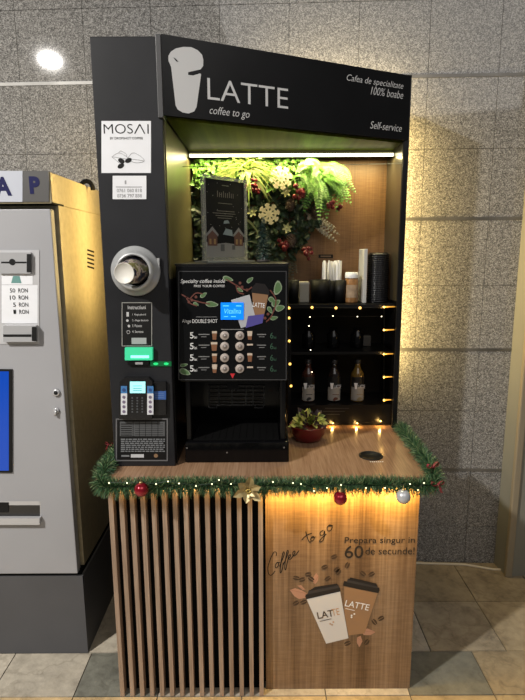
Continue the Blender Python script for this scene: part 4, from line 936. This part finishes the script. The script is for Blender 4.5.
# red ribbon bows
ribm = mat('ribbon_red', (.20, .02, .028), .5, var=.45, vscale=120)
def bow(o, s_, lab, rz=0):
    T = thing('ribbon_bow', lab, 'bow', o, 'red bows on the garland'); b = MB()
    pl = Plane(o, (math.cos(rz), math.sin(rz), 0), (0, 0, 1))
    for sg in (-1, 1):
        loop = [(0, 0), (.018, .016), (.036, .022), (.042, .010), (.034, -.002), (.016, -.004), (0, 0)]
        vs = []
        for u, v in loop: vs += [pl.at(sg * u * s_, v * s_, .001), pl.at(sg * u * s_, v * s_, .016 * s_)]
        b.add(vs, [(2 * i, 2 * i + 2, 2 * i + 3, 2 * i + 1) for i in range(len(loop) - 1)])
        vs = []
        for u, v in ((0, 0), (.012, -.018), (.016, -.036), (.026, -.05)): vs += [pl.at(sg * (u - .005) * s_, v * s_, .008), pl.at(sg * (u + .007) * s_, v * s_, .012)]
        b.add(vs, [(2 * i, 2 * i + 1, 2 * i + 3, 2 * i + 2) for i in range(3)])
    b.build('loops', ribm, T); b = MB(); b.smooth = True; b.ball(pl.at(0, 0, .008), .0075 * s_, 10); b.build('knot', ribm, T)
bow(atY(431.5, 466, .0), .6, 'red ribbon bow on the garland just behind the free counter corner', .5)
bow(atY(436.5, 484, -.06), .55, 'red ribbon bow lowest on the garland at the free counter corner', .3)
bow(V((-.545, .16, CT + .050)), .4, 'small red ribbon bow on the garland beside the payment tower', -.4)

# ================================================================== LIGHT
def area(name, loc, target, power, col, sx, sy=None, shape='RECTANGLE', spread=None):
    l = bpy.data.lights.new(name, 'AREA'); l.energy = power; l.color = col; l.shape = shape; l.size = sx
    if sy: l.size_y = sy
    if spread: l.spread = spread
    o = bpy.data.objects.new(name, l); COL.objects.link(o); o.location = loc
    d = V(target) - V(loc); o.rotation_euler = d.to_track_quat('-Z', 'Y').to_euler(); return o
# ceiling downlight up front on the left (its mirror image shows on the polished wall)
area('ceiling_downlight', (-2.306, -1.975, 3.4), (-2.0, -1.7, .0), 205, (1, .96, .90), .15, shape='DISK')
area('ceiling_glow', (.8, -2.6, 3.6), (0, .3, .6), 34, (1, .96, .92), 3.0, 1.6)
# lamps that belong to the strips
area('niche_strip_lamp', (.12, .602, zs_ - .010), (.12, .66, 1.2), 7.4, (1, .84, .40), .80, .012)
area('niche_strip_front_lamp', (.12, .594, zs_), (.12, .40, zs_ - .3), .35, (1, .84, .42), .80, .01)
o = area('behind_right_lamp', (.545, .755, 1.55), (.9, .80, 1.55), 11, (1, .72, .27), .03, 1.1)
o.rotation_euler = (PI / 2, 0, -math.radians(62))
o = area('behind_top_lamp', (.30, .757, 2.17), (.30, .82, 2.32), 3.6, (1, .80, .46), .55, .02)
o = area('behind_left_lamp', (-.514, .50, 1.66), (-.7, .50, 1.66), 4.6, (1, .72, .28), .04, .62)
o.rotation_euler = (PI / 2, 0, PI / 2)
area('counter_lamp', (.27, -.010, .789), (.27, .03, .66), 5.5, (1, .62, .15), .50, .01)
area('counter_slat_lamp', (-.25, -.006, .790), (-.25, .01, .70), .35, (1, .60, .18), .50, .01)
W = bpy.data.worlds.new('world'); bpy.context.scene.world = W; W.use_nodes = True
W.node_tree.nodes['Background'].inputs[0].default_value = (.95, .97, 1, 1); W.node_tree.nodes['Background'].inputs[1].default_value = .10
sc = bpy.context.scene
sc.view_settings.view_transform = 'Standard'; sc.view_settings.look = 'None'; sc.view_settings.exposure = 0
